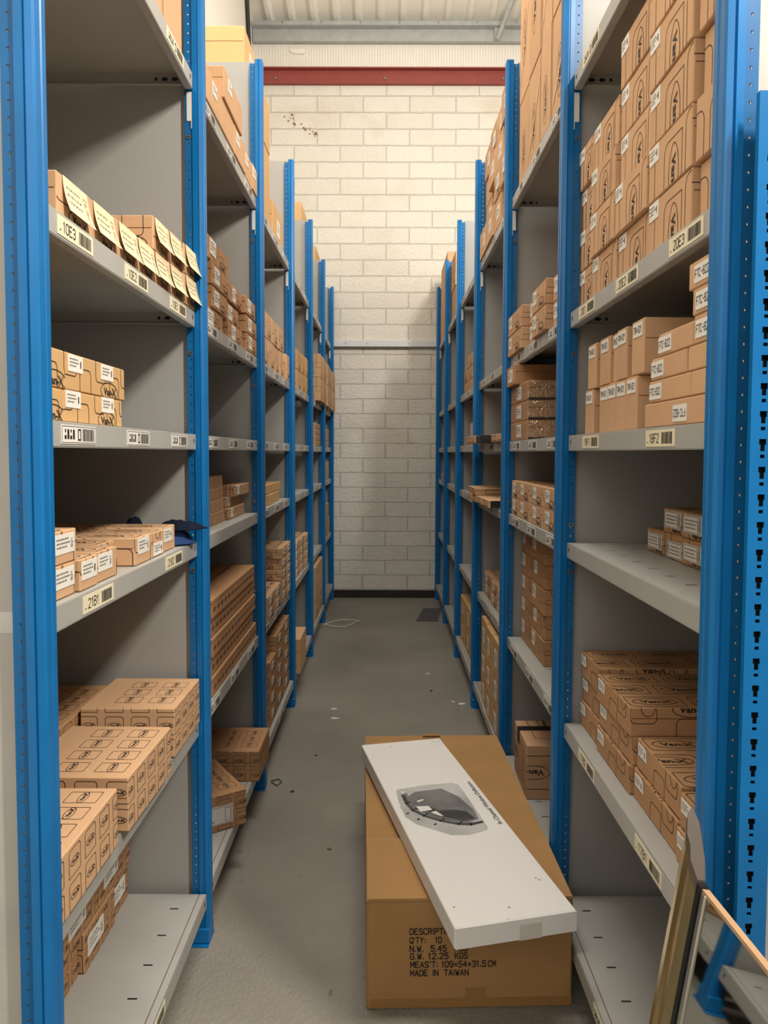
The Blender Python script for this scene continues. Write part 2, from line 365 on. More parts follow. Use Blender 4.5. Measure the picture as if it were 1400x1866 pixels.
# ------------------------------------------------------------------ box builder
def pattern(kind, face, w, h, rnd):
    P = []; lw = .0016
    if kind == 'plain': return P
    if kind == 'grid' and face == 'top':
        px, py = .062, .086; nx = max(1, int((w - .01) / px)); ox = (w - (nx - 1) * px) / 2
        for i in range(nx):
            for j in range(int((h - .03) / py)):
                cx, cy = ox + i * px, .05 + j * py
                P += stroke(rr(cx, cy, .044, .062, (.003,) * 4), .0013, True) + logo(cx, cy, .043, 0, .0013)
    elif kind == 'grid':
        px, py = (.066, .0575); nx, ny = int(w / px) + 1, int(h / py) + 1
        ox = (w - (nx - 1) * px) / 2
        for i in range(nx):
            for j in range(ny):
                cx, cy = ox + i * px + (.5 * px if nx == 1 else 0), .026 + j * py
                P += stroke(rr(cx, cy, .046, .046, (0, 0, .007, .007)), .0013, True) + logo(cx, cy, .034, 0, .0012)
    elif kind == 'wall':
        if face in ('front', 'near'):
            P += logo(w * .62, h * .13, .118, -math.pi / 2, .0018)
            P += stroke(rr(w * .6, h * .05, .085, h * 1.45, (0, 0, 0, .02)), lw, True)
            P += stroke(rr(w * 1.02, h * .3, .06, h * 1.3, (.02, 0, 0, .02)), lw, True)
            P += stroke(rr(w * .02, h * .2, .06, h * 1.1, (0, .02, .02, 0)), lw, True)
        else:
            P += logo(w * .5, h * .5, .1, 0, .0016) + stroke(rr(w * .5, h * .5, .14, .07, (0, .015, 0, .015)), lw, True)
    elif kind == 'flat':
        if face == 'top':
            px, py = .088, .15
            for i in range(int(w / px) + 2):
                for j in range(int(h / py) + 2):
                    cx, cy = .042 + i * px, .07 + j * py - (.05 if i % 2 else 0)
                    P += stroke(rr(cx, cy, .064, .128, (.003, .012, .003, .012)), .0018, True) + logo(cx, cy, .104, math.pi / 2, .0019)
        else:
            px = .085
            for i in range(int(w / px) + 2):
                cx = .03 + i * px + .02 * (i % 2)
                P += stroke(rr(cx, h * (.12 if i % 2 else .95), .06, h * 1.0, (.012, .012, .012, .012)), lw, True)
                if i % 2 == 0: P += stroke(ell(cx + .01, h * 1.0, .016, h * .3), lw, True)
            if face == 'near': P += logo(w * .35, h * .95, .09, 0, .0018)
    elif kind == 'lines':
        px = .07
        for i in range(int(w / px) + 2):
            cx = .02 + i * px + rnd.uniform(-.01, .01)
            P += stroke(rr(cx, h * (.2 if i % 2 else .85), .05, h * .9, (.01, .01, .01, .01)), lw, True)
        if face == 'top':
            for j in range(int(h / .07) + 1):
                for i in range(int(w / .11) + 1): P += logo(.05 + i * .11, .04 + j * .07, .075, 0, .0018)
        else: P += logo(w * .7, h * .18, min(.09, w * .7), 0, .0018)
    elif kind == 'stripes':
        for i in range(int(w / .017) + 1):
            x = .008 + i * .017
            if i % 4 == 1: P += stroke(ell(x, h * .5, .006, h * .38), .0018, True)
            else: P += stroke([(x, h * .05), (x + .002, h * .95)], .0018)
    elif kind == 'ovals':
        for i in range(int(w / .055) + 1): P += logo(.03 + i * .055, h * .45, .034, 0, .0016)
        if face == 'top':
            for j in range(1, int(h / .06) + 1):
                for i in range(int(w / .055) + 1): P += logo(.03 + i * .055, .03 + j * .06, .034, 0, .0016)
        P += stroke([(0, h * .8), (w, h * .8)], .0015)
    elif kind == 'tall':
        P += logo(w * .45, h * .35, min(.2, h * .5), math.pi / 2, .002)
        P += stroke([(w * .98, 0), (w * .98, h)], .003)
    elif kind == 'slab':
        P += stroke(rr(w * .3, h * .5, w * .35, h * .6), .0022, True) + stroke([(w * .6, h * .2), (w * .95, h * .2)], .0022)
    elif kind == 'inverted':
        P += stroke(rr(w * .18, h * .5, w * 1.1, min(.13, h * .62), (0, 0, .014, 0)), .0028, True)
        P += logo(w * .1, h * .5, .13, math.pi, .0024)
    return P
_bm = {}
def box_mesh(side, w, d, h, card, kind, seam=True):
    key = (side, round(w, 3), round(d, 3), round(h, 3), card, kind)
    if key in _bm: return _bm[key]
    rnd = random.Random(hash(key[1:4]) & 0xffff); mb = MB()
    mb.box(-d / 2, d / 2, -w / 2, w / 2, 0, h, card, .0022)
    s = 1 if side == 'L' else -1
    F = {'front': ((s * d / 2, -s * w / 2, 0), (0, s, 0), (0, 0, 1), w, h),
         'near': ((-d / 2, -w / 2, 0), (1, 0, 0), (0, 0, 1), d, h),
         'top': ((s * d / 2, -s * w / 2, h), (0, s, 0), (-s, 0, 0), w, d)}
    for fc, (o, u, v, a, b) in F.items():
        put(mb, pattern(kind, fc, a, b, rnd), o, u, v, a, b, 'ink')
    if seam:       # closing flaps: a thin tongue folded over the near face and a lid edge on the front
        o, u, v, a, b = F['near']
        put(mb, [rect(.004, b * .62, a - .004, b * .62 + .0018)], o, u, v, a, b, 'card_edge')
        o, u, v, a, b = F['top']
        if kind not in ('grid', 'flat', 'ovals'): put(mb, [rect(0, b * .5 - .0008, a, b * .5 + .0008)], o, u, v, a, b, 'card_edge')
    me = mb.mesh('cardboard_box'); _bm[key] = me; return me
_sm = {}
def sticker_mesh(side, w, h, txt, paper, inv=False):
    key = (side, w, h, txt, paper, inv)
    if key in _sm: return _sm[key]
    s = 1 if side == 'L' else -1; mb = MB()
    u, v = Vector((0, s, 0)), Vector((0, 0, 1)); 
    if inv: u, v = -u, -v
    o = -u * w / 2 - v * h / 2 + Vector((s * .0012, 0, 0))
    x0, x1 = sorted((-s * .0004, s * .0012)); mb.box(x0, x1, -w / 2, w / 2, -h / 2, h / 2, paper)
    P = []; G = []
    if txt == 'lines':
        for k, (a, b) in enumerate(((.08, .6), (.08, .7), (.08, .5))):
            y = h * (.72 - k * .2); xx = w * a
            while xx < w * b:
                l = w * random.uniform(.04, .12); G.append(rect(xx, y, xx + l, y + h * .07)); xx += l + w * .025
        P += text2d('821', w * .85, h * .5, h * .5, w * .1, math.pi / 2) if w > .07 else [rect(w * .8, h * .3, w * .86, h * .7)]
    elif txt == 'boxed852':
        P += stroke(rr(w * .5, h * .5, w * .92, h * .88), .0012, True) + stroke(rr(w * .87, h * .5, w * .13, h * .7, (.003,) * 4), .0012, True)
        P += text2d('852', w * .87, h * .5, h * .5, w * .08, math.pi / 2, .02)
        for k in range(3):
            xx = w * .12
            while xx < w * .7: l = w * random.uniform(.04, .1); G.append(rect(xx, h * (.68 - k * .2), xx + l, h * (.74 - k * .2))); xx += l + w * .02
    else:
        P += text2d(txt, w * .5, h * .5, w * .88, h * .5, 0, .02)
    put(mb, G, o, u, v, w, h, 'grey_ink'); put(mb, P, o, u, v, w, h, 'ink')
    me = mb.mesh('sticker'); _sm[key] = me; return me
def flap_sheet_mesh():                                   # hanging paper slip that curls outwards at the bottom (left rack)
    mb = MB(); w, h = .104, .060; n = 7; k = mb.mi('cream_paper'); rows = []
    for i in range(n + 1):
        t = i / n; z = -t * h; x = .001 + .013 * t * t
        b = len(mb.v); mb.v += [(x, -w / 2, z), (x + .004 * t, w / 2, z - .004 * t)]; rows.append(b)
    for i in range(n):
        mb.f.append((rows[i], rows[i + 1], rows[i + 1] + 1, rows[i] + 1)); mb.m.append(k)
    def sit(polys, mt):
        for p in polys:
            if area2(p) < 0: p = p[::-1]
            q = []
            for a, b in p:
                t = max(0, min(1, 1 - b / h)); i = min(int(t * n), n - 1); f = t * n - i
                x = (.001 + .013 * (i / n) ** 2) * (1 - f) + (.001 + .013 * ((i + 1) / n) ** 2) * f
                q.append((x + .004 * t * a / w + .0011, a - w / 2, -t * h - .004 * t * a / w))
            mb.poly(q, mt)
    sit(text2d('246-8', w * .83, h * .42, h * .5, w * .085, math.pi / 2, .01), 'card_edge')
    sit(stroke(rr(w * .83, h * .42, w * .17, h * .68), .0011, True), 'grey_ink')
    for r in range(3):
        xx = w * .1
        while xx < w * .6: l = w * random.uniform(.03, .09); sit([rect(xx, h * (.7 - r * .2), xx + l, h * (.74 - r * .2))], 'grey_ink'); xx += l + w * .03
    return mb.mesh('paper_slip')
SLIP = flap_sheet_mesh()

YP = [1.12, 2.12, 3.12, 4.15, 5.19, 6.24, 7.25]           # upright lines of both racks
ZS = {7: 2.50, 6: 1.845, 5: 1.50, 4: 1.195, 3: .67, 1: .155}
SHELF = {7: 'top shelf', 6: 'fifth shelf', 5: 'fourth shelf', 4: 'third shelf', 3: 'second shelf', 1: 'bottom shelf'}
BAY = ['first', 'second', 'third', 'fourth', 'fifth', 'sixth']
ORD = ['nearest', 'second nearest', 'third nearest', 'fourth nearest', 'fifth nearest', 'sixth nearest', 'seventh nearest', 'eighth nearest']
SIDE = {'L': 'left', 'R': 'right'}
PEND = {}
def crate(side, bay, lev, y0, y1, z0, h, xf, d, card='kraft_card', kind='lines', desc='printed brown box', row=0, stick=None, yaw=0, label=None, cat='box', name='cardboard_box', extra=None):
    """one carton; x front face at xf from the aisle centre; label text is finished once a whole shelf is known"""
    s = -1 if side == 'L' else 1
    me = box_mesh(side, y1 - y0, d, h, card, kind)
    o = link(name, me, None, (s * (xf + d / 2), (y0 + y1) / 2, z0 + .0012), yaw)
    tag(o, label, cat, '%ss on the %s of the %s %s bay' % (cat if cat != 'box' else 'boxe', SHELF[lev], BAY[bay - 1], SIDE[side]))
    if not label: PEND.setdefault((side, bay, lev), []).append((row, y0, o, desc))
    w = y1 - y0
    for st in (stick or []):
        txt, fy, fz, sw, sh = st[:5]; paper = st[5] if len(st) > 5 else 'paper'; inv = len(st) > 6 and st[6]
        # fy: 0 near end .. 1 far end of the front, fz: 0 bottom .. 1 top
        c = link('sticker', sticker_mesh(side, sw, sh, txt, paper, inv), o, (-s * d / 2, (fy - .5) * w, fz * h))
        if txt not in ('lines', 'boxed852'): c['label'] = 'white sticker reading ' + txt
    return o
def finish_labels():
    for (side, bay, lev), L in PEND.items():
        rows = sorted({r for r, _, _, _ in L}); where = '%s of %s %s bay' % (SHELF[lev], BAY[bay - 1], SIDE[side])
        for r in rows:
            it = sorted([q for q in L if q[0] == r], key=lambda q: q[1])
            if len(rows) == 1: rn = ''
            elif len(rows) == 2: rn = ', %s layer' % ('lower' if r == rows[0] else 'upper')
            elif len(rows) == 3: rn = ', %s layer' % ('bottom', 'middle', 'top')[rows.index(r)]
            else:
                k = rows.index(r); rn = ', %s layer' % ('bottom' if k == 0 else 'top' if k == len(rows) - 1 else ('', 'second', 'third', 'fourth', 'fifth')[k])
            for i, (_, _, o, desc) in enumerate(it):
                pos = (', ' + (ORD[i] if i < len(it) - 1 or len(it) < 3 else 'farthest')) if len(it) > 1 else ''
                o['label'] = '%s on %s%s%s' % (desc, where, rn, pos)

# ------------------------------------------------------------------ the room
def struct(name, mb): return tag(link(name, mb.mesh(name)), kind='structure')
mb = MB(); mb.box(-3.2, 3.4, -3.5, 7.6, -.06, 0, 'painted_floor'); struct('floor', mb)
mb = MB(); mb.box(-3.2, 3.4, 7.32, 7.5, 0, 2.5, 'block_wall_low'); mb.box(-3.2, 3.4, 7.32, 7.5, 2.5, 5.16, 'block_wall_high'); struct('wall_back', mb)
mb = MB()                                                  # finely ribbed insulated board above the steel beam
x = -1.3
while x < 2.6:
    mb.box(x, x + .026, 7.318, 7.4, 5.15, 5.42, 'render_white', .0018); x += .0268
struct('wall_upper', mb)
mb = MB(); mb.box(-1.45, -1.3, -1.5, 7.4, 0, 6.6, 'render_white'); struct('wall_left', mb)
mb = MB(); mb.box(2.6, 2.75, -1.5, 7.4, 0, 6.6, 'render_white'); struct('wall_right', mb)
mb = MB(); mb.box(-1.3, 2.6, 7.305, 7.32, 0, .077, 'skirting_black', .003); struct('baseboard_back', mb)
# profiled roof sheet rising towards the camera
mb = MB(); sl = .13; xs = []; x = -1.3
while x < 2.6:
    xs += [(x, 0), (x + .125, 0), (x + .15, .032), (x + .188, .032)]; x += .213
ya, yb = 7.38, -1.5; k = mb.mi('ceiling_sheet')
for (x, z) in xs:
    mb.v += [(x, ya, 5.60 - z), (x, yb, 5.60 - z + sl * (ya - yb))]
for i in range(len(xs) - 1):
    mb.f.append((2 * i, 2 * i + 1, 2 * i + 3, 2 * i + 2)); mb.m.append(k)
for x in [q[0] for q in xs[2::4]]:
    mb.box(x + .006, x + .034, 7.30, 7.32, 5.545, 5.575, 'tan_card')     # foam closers at the rib ends
struct('ceiling', mb)
mb = MB()                                                  # steel beam: web set back between flanges
mb.box(-1.3, 2.6, 7.30, 7.318, 5.007, 5.15, 'red_oxide'); mb.box(-1.3, 2.6, 7.25, 7.318, 5.138, 5.15, 'red_oxide'); mb.box(-1.3, 2.6, 7.27, 7.318, 5.005, 5.014, 'red_oxide')
o = link('steel_beam', mb.mesh('steel_beam')); tag(o, 'red oxide steel beam across the top of the white block wall', 'beam')
for x in (-1.08, -.02, 1.12):
    b = MB(); b.box(x - .012, x + .012, 7.288, 7.30, 5.05, 5.074, 'bolt', .004); link('bolt', b.mesh('bolt'), o)
mb = MB()
mb.box(-1.29, 2.6, 7.245, 7.29, 5.385, 5.50, 'galvanised', .003); mb.box(-1.29, 2.6, 7.18, 7.29, 5.50, 5.512, 'galvanised', .002); mb.box(-1.29, 2.6, 7.19, 7.205, 5.512, 5.545, 'galvanised', .002)
o = link('purlin', mb.mesh('purlin')); tag(o, 'galvanised steel purlin under the ribbed roof sheets at the back wall', 'beam')
x = -1.0
while x < 2.4:
    b = MB(); b.box(x, x + .008, 7.184, 7.19, 5.50, 5.545, 'bolt'); link('clip', b.mesh('clip'), o); x += .37
mb = MB()
p0, p1 = Vector((1.047, 7.17, 5.37)), Vector((1.16, 6.9, 5.62)); dv = (p1 - p0)
mb.tube([p0, p0 + dv * .5, p1], .024, 'galvanised', 4)
o = link('roof_strut', mb.mesh('roof_strut')); tag(o, 'galvanised angle strut rising from the purlin to the roof', 'strut')
b = MB(); b.box(1.02, 1.075, 7.215, 7.244, 5.385, 5.50, 'galvanised', .003); b.box(1.04, 1.055, 7.205, 7.215, 5.42, 5.435, 'bolt', .003); link('cleat', b.mesh('cleat'), o)
mb = MB(); mb.box(-1.3, 2.6, 7.274, 7.32, 2.49, 2.555, 'trunking', .004)
o = link('cable_trunking', mb.mesh('cable_trunking')); tag(o, 'pale grey cable trunking running across the block wall', 'trunking')
for x in (-.40, -.19, .22):
    b = MB(); b.tube([(x, 7.270, 2.522), (x, 7.274, 2.522)], .006, 'bolt'); link('screw', b.mesh('screw'), o)
mb = MB()
mb.poly([(-1.297, 6.72, 5.50), (-1.297, 6.86, 5.50), (-1.297, 6.95, 5.18), (-1.297, 6.80, 5.18)], 'black')
mb = MB(); 
for (ya_, yb_, za_, zb_) in ((6.72, 6.85, 5.17, 5.66),):
    mb.v += [(-1.298, 7.00, 5.17), (-1.298, 7.13, 5.17), (-1.298, 6.98, 5.80), (-1.298, 6.84, 5.80), (-1.28, 7.00, 5.17), (-1.28, 7.13, 5.17), (-1.28, 6.98, 5.80), (-1.28, 6.84, 5.80)]
    for q in ((0, 1, 2, 3), (4, 7, 6, 5), (0, 4, 5, 1), (1, 5, 6, 2), (2, 6, 7, 3), (3, 7, 4, 0)): mb.f.append(q); mb.m.append(mb.mi('black'))
o = link('wall_strap', mb.mesh('wall_strap')); tag(o, 'black strip fixed up the white left wall under the roof', 'strip')
mb = MB()                                                  # lamp reflection on the upper wall, painted as a white patch
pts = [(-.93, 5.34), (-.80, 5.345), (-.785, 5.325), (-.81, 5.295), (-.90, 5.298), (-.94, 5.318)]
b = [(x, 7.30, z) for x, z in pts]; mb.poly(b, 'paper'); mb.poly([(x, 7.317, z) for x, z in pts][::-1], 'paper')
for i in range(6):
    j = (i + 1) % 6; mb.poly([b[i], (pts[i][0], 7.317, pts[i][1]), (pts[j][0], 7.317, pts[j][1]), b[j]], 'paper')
o = link('painted_reflection', mb.mesh('painted_reflection')); tag(o, 'painted white lamp reflection on the ribbed board above the red beam', 'patch')
mb = MB(); rnd = random.Random(3)                          # cobweb dirt specks
for i in range(26):
    t = rnd.random(); x = -1.08 + .42 * t + rnd.gauss(0, .02); z = 4.78 - .26 * t + rnd.gauss(0, .03); r = rnd.uniform(.003, .011)
    mb.poly([(x + r * math.cos(a) * rnd.uniform(.6, 1.3), 7.317, z + r * math.sin(a) * rnd.uniform(.6, 1.3)) for a in [k * math.pi / 3 for k in range(6)]][::-1], 'card_edge')
o = link('cobweb', mb.mesh('cobweb')); tag(o, 'dusty cobweb specks on the upper left of the block wall', 'cobweb')

# ------------------------------------------------------------------ racks
def post_meshes(side):
    s = 1 if side == 'L' else -1                            # s: direction of the aisle
    prof = [(-.030, .020), (-.030, -.022), (-.017, -.024), (-.0155, -.0205), (-.0135, -.0205), (-.012, -.024), (-.003, -.022), (0, -.018), (0, -.004), (-.002, -.002), (-.002, .002), (0, .004), (0, .016), (-.003, .020)]
    p = [(s * x, y) for x, y in prof]
    if s < 0: p = p[::-1]
    a = MB(); a.prism(p, .012, 3.06, 'blue_paint')
    f = MB(); x0, x1 = sorted((s * -.052, s * -.030)); f.box(x0, x1, -.017, -.0155, .012, 3.045, 'blue_perforated')
    ft = MB(); x0, x1 = sorted((s * -.07, s * -.001)); ft.box(x0, x1, -.04, .04, 0, .005, 'blue_paint', .001); x0, x1 = sorted((s * -.058, s * -.0005)); ft.box(x0, x1, -.03, .028, .005, .05, 'blue_paint', .003)
    return a.mesh('upright'), f.mesh('flange'), ft.mesh('foot')
DEP = .62
_b = MB(); _b.tube([(0, 0, 0), (0, -.003, 0)], .0065, 'bolt', 10); _b.tube([(0, -.003, 0), (0, -.0035, 0)], .003, 'black', 8); BOLT = _b.mesh('bolt')
def shelf_mesh(side, length, lev):
    """front lip at x=0, shelf runs back from the aisle; y from 0 to length"""
    s = 1 if side == 'L' else -1; mb = MB()
    def bx(x0, x1, y0, y1, z0, z1, mt='grey_shelf_paint', ch=0): 
        a, b = sorted((s * x0, s * x1)); mb.box(a, b, y0, y1, z0, z1, mt, ch)
    lip = .042
    bx(-DEP, -.0005, 0, length, -.0022, 0)                  # deck
    bx(-.0024, 0, 0, length, -lip, .0, ch=.0008)            # front lip
    bx(-.02, -.001, 0, length, -lip - .0015, -lip)          # return flange
    bx(-.02, -.018, 0, length, -lip, -lip + .014)
    bx(-DEP, -DEP + .0022, 0, length, -.03, 0)
    for y in (0, length - .002): bx(-DEP, -.02, y, y + .002, -.034, -.002)
    bx(-DEP, -.03, length - .012, length - .002, -.0355, -.034)
    u = Vector((0, s, 0)); v = Vector((0, 0, 1)); o = Vector((0, 0 if s > 0 else length, -lip))
    put(mb, [ell(.022, lip * .55, .004, .0065, 0, 10), ell(length - .022, lip * .55, .004, .0065, 0, 10)], o, u, v, 0, 0, 'black')
    o = Vector((0, 0 if s > 0 else length, 0)); n = int(length / .105)
    sl = [rr(.07 + i * (length - .14) / (n - 1), .075, .005, .024, (.002,) * 4) for i in range(n)]
    put(mb, sl, o, u, Vector((-s, 0, 0)), 0, 0, 'black', .0004)
    if lev == 1: put(mb, [rect(0, .019, length, .0215)], o, u, Vector((-s, 0, 0)), 0, 0, 'card_edge', .0003)
    # slots in the far side flange, seen from below
    so = Vector((-DEP if s > 0 else .02, length - .0022, -.034))
    base = DEP - .02 if s > 0 else 0
    hs = [ell(xx, .016, a, .005, 0, 10) for xx, a in ((.028, .009), (.056, .009), (.08, .004))]
    hs = [[(base - a if s > 0 else a, b) for a, b in p] for p in hs]
    put(mb, hs, so if s > 0 else Vector((.02, length - .0022, -.034)), (1, 0, 0), (0, 0, 1), 0, 0, 'black', .0005)
    return mb.mesh('shelf')
_sh = {}
def shelf_label_mesh(side, code, white):
    s = 1 if side == 'L' else -1; w, h = .147, .032; mb = MB(); pp = 'paper' if white else 'label_cream'
    a, b = sorted((-s * .0002, s * .0008)); mb.box(a, b, -w / 2, w / 2, -h / 2, h / 2, pp)
    u, v = Vector((0, s, 0)), Vector((0, 0, 1)); o = -u * w / 2 - v * h / 2 + Vector((s * .0008, 0, 0))
    P = stroke(rr(w / 2, h / 2, w * .96, h * .86), .0009, True) if white else []
    if code:
        P += text2d(code, w * .31, h * .5, w * .34, h * .6, 0, .012); P.append(rect(w * .055, h * .24, w * .09, h * .30))
    else:
        for k in range(4):
            P.append(rect(w * (.08 + .075 * k), h * .25, w * (.13 + .075 * k), h * (.45 + .3 * ((k * 7) % 2)))); P.append(rect(w * (.09 + .075 * k), h * .6, w * (.12 + .075 * k), h * .78))
        P += stroke(rr(w * .49, h * .5, w * .07, h * .55), .003, True)
    x = w * .58; r = random.Random(str(code) + side)
    while x < w * .93:
        b = r.choice((.0012, .002, .003)); P.append(rect(x, h * .16, x + b, h * .84)); x += b + r.choice((.0012, .002))
    put(mb, P, o, u, v, w, h, 'ink', .0004)
    return mb.mesh('shelf_label')
CODES = {('L', 1, 6): ('10E3', '10E2', '10E1'), ('L', 1, 4): ('21B1', '21B2', None), ('R', 1, 6): ('20E3', '20E2', '20E1'), ('R', 1, 5): (None, '18F2', '18F1'),
         ('R', 1, 3): ('17B1', '17B2', None)}
_lab = {}
def rack(side):
    s = -1 if side == 'L' else 1
    up, fl, ft = post_meshes(side)
    xf = .514 if side == 'L' else .49
    xl = .541 if side == 'L' else .519
    shelves = {}
    for k in range(6):
        y0, y1 = YP[k], YP[k + 1]
        root = bpy.data.objects.new('shelving_bay', None); COL.objects.link(root); root.location = (s * xf, y0, 0); root.empty_display_size = .1
        pos = ('nearest bay of the %s rack, blue uprights and grey shelves', 'second bay along the %s rack, blue uprights and grey shelves', 'third bay along the %s rack, blue uprights and grey shelves',
               'fourth bay along the %s rack, blue uprights and grey shelves', 'fifth bay along the %s rack, blue uprights and grey shelves', 'last bay of the %s rack, against the white block wall')[k] % SIDE[side]
        tag(root, pos, 'shelving', 'shelving bays of the %s rack' % SIDE[side])
        for kk in ([k, k + 1] if k == 5 else [k]):
            dy = YP[kk] - y0
            u = link('upright', up, root, (0, dy, 0)); link('perforated_flange', fl, u); link('foot_plate', ft, u)
            p = MB(); a, b = sorted((s * .048, s * (DEP + .05)))
            p.box(a, b, -.0015, .0015, .13, 3.059, 'end_panel_paint' if kk == 0 else 'grey_panel_paint')
            q = link('side_panel', p.mesh('side_panel'), root, (0, dy, 0))
            if kk == 0:
                t = MB(); a, b = sorted((s * .0485, s * .16)); t.box(a, b, -.0022, -.0015, 1.17, 1.203, 'hook_grey'); link('joint_tape', t.mesh('joint_tape'), q)
                q['label'] = 'pale grey end panel of the rack'
            g = MB(); a, b = sorted((s * .026, s * .046)); g.box(a, b, -.0208, -.0175, 2.372, 2.452, 'hook_grey', .003); a, b = sorted((s * .028, s * .033)); g.box(a, b, -.0208, -.0175, 2.352, 2.372, 'hook_grey')
            if kk > 0: link('corner_bracket', g.mesh('corner_bracket'), root, (0, dy, 0))
            if kk in (1, 2):
                for z in (.62, 1.11, 1.245, 1.73, 2.33):
                    link('bolt', BOLT, u, (s * .041, -.0172, z))
        bk = MB(); a, b = sorted((s * (DEP + .045), s * (DEP + .048))); bk.box(a, b, .004, y1 - y0 - .004, .13, 3.0, 'grey_panel_paint'); link('back_panel', bk.mesh('back_panel'), root)
        for lev, z in ZS.items():
            ln = y1 - y0 - .052 if lev != 1 else y1 - y0 - .056
            key = (side, round(ln, 3), lev == 1)
            if key not in _sh: _sh[key] = shelf_mesh(side, ln, lev)
            xs = (.008 if lev == 1 else xl - xf)
            sh = link('shelf', _sh[key], root, (s * xs, .026 if lev != 1 else .028, z))
            if lev == 1 and k > 2: continue
            codes = CODES.get((side, k + 1, lev), (None, None, None)); white = lev in (5,) or (k > 0)
            if (side, k) == ('R', 0) and lev == 5: white = False
            for i, fr in enumerate((.16, .49, .825)):
                if lev in (1,) and i != 1: continue
                if (side, k) == ('R', 0) and lev in (4,): continue
                if (side, k) == ('L', 0) and lev == 3: continue
                if (side, k, lev) in (('R', 0, 5),) and i == 0: continue
                if (side, k, lev) in (('L', 0, 4), ('R', 0, 3)) and codes[i] is None: continue
                if (side, k, lev) == ('L', 1, 4): continue
                ky = (side, codes[i], white, i if not codes[i] else 0)
                if ky not in _lab: _lab[ky] = shelf_label_mesh(side, codes[i], white)
                fy = fr
                if (side, k, lev) == ('L', 0, 4): fy = (.24, .76, 0)[i]
                if (side, k, lev) == ('R', 0, 5): fy = (0, .265, .765)[i]
                if (side, k, lev) == ('R', 0, 3): fy = (.28, .75, 0)[i]
                c = link('shelf_label', _lab[ky], sh, (-s * .0003, fy * ln, -.021))
                c['label'] = ('shelf label reading %s with a barcode' % codes[i]) if codes[i] else 'shelf label with a barcode'
rack('L'); rack('R')

# ------------------------------------------------------------------ stock on the left rack
LN = lambda fy=.5, fz=.6, w=.07, h=.04, p='paper': [('lines', fy, fz, w, h, p)]
def C(side, bay, lev, ys, z, h, xf, d, row, **k):
    for i, (a, b) in enumerate(ys):
        kk = dict(k); x = xf[i] if isinstance(xf, (list, tuple)) else xf
        if 'stick' in kk and callable(kk['stick']): kk['stick'] = kk['stick'](i)
        crate(side, bay, lev, a, b, z, h, x, d, row=row, **kk)
# first bay
C('L', 1, 7, [(1.16, 1.50), (1.515, 1.865), (1.88, 2.03)], 2.50, .34, [.56, .555, .552], .30, 0, card='kraft_card', kind='plain', desc='plain tan box')
slips = []
def slip(o, d):
    link('paper_slip', SLIP, o, (d / 2 + .0005, .008, .078))
for row, z, ys, xs in ((0, 1.845, [(1.265, 1.393), (1.397, 1.518), (1.522, 1.638), (1.642, 1.750), (1.754, 1.862), (1.866, 1.974), (1.978, 2.092)], [.558, .556, .552, .551, .549, .545, .538]),
                       (1, 1.925, [(1.755, 1.862), (1.867, 1.973), (1.979, 2.092)], [.549, .546, .538])):
    for (a, b), x in zip(ys, xs):
        o = crate('L', 1, 6, a, b, z, .079, x, .2, 'kraft_card', 'lines', 'small box with cream slip', row); slip(o, .2)
w2 = lambda *f: [('lines', q, .74, .062, .03) for q in f]
crate('L', 1, 5, 1.15, 1.277, 1.50, .056, .56, .3, 'tan_card', 'lines', 'tan printed box', 0)
crate('L', 1, 5, 1.28, 1.562, 1.50, .056, .56, .3, 'tan_card', 'lines', 'tan printed box', 0, w2(.14, .72))
crate('L', 1, 5, 1.15, 1.288, 1.557, .066, .56, .3, 'tan_card', 'lines', 'tan printed box', 1)
crate('L', 1, 5, 1.291, 1.58, 1.557, .066, .56, .3, 'tan_card', 'lines', 'tan printed box', 1, w2(.14, .66))
st = [('lines', .5, .62, .072, .034)]
for r, z in ((0, 1.195), (1, 1.254)): crate('L', 1, 4, 1.20, 1.312 + .006 * r, z, .058, .558, .30, 'kraft_card', 'flat', 'white labelled brown box', r, [('lines', .58, .6, .078, .034)])
crate('L', 1, 4, 1.318, 1.398, 1.195, .058, .552, .32, 'kraft_card', 'flat', 'white labelled brown box', 0, [('lines', .5, .62, .07, .034)])
crate('L', 1, 4, 1.402, 1.512, 1.195, .060, .556, .33, 'kraft_card', 'flat', 'white labelled brown box', 0, [('lines', .4, .62, .072, .034)])
crate('L', 1, 4, 1.516, 1.614, 1.195, .060, .60, .30, 'kraft_card', 'flat', 'white labelled brown box', 0, [('lines', .3, .62, .05, .034)])
crate('L', 1, 4, 1.62, 1.745, 1.195, .062, .556, .34, 'kraft_card', 'flat', 'white labelled brown box', 0, [('lines', .45, .66, .075, .036)])
crate('L', 1, 4, 1.749, 1.842, 1.195, .060, .558, .34, 'kraft_card', 'flat', 'white labelled brown box', 0, [('lines', .45, .3, .07, .03)])
crate('L', 1, 4, 1.846, 1.948, 1.195, .062, .562, .34, 'kraft_card', 'flat', 'white labelled brown box', 0, [('lines', .4, .66, .07, .034)])
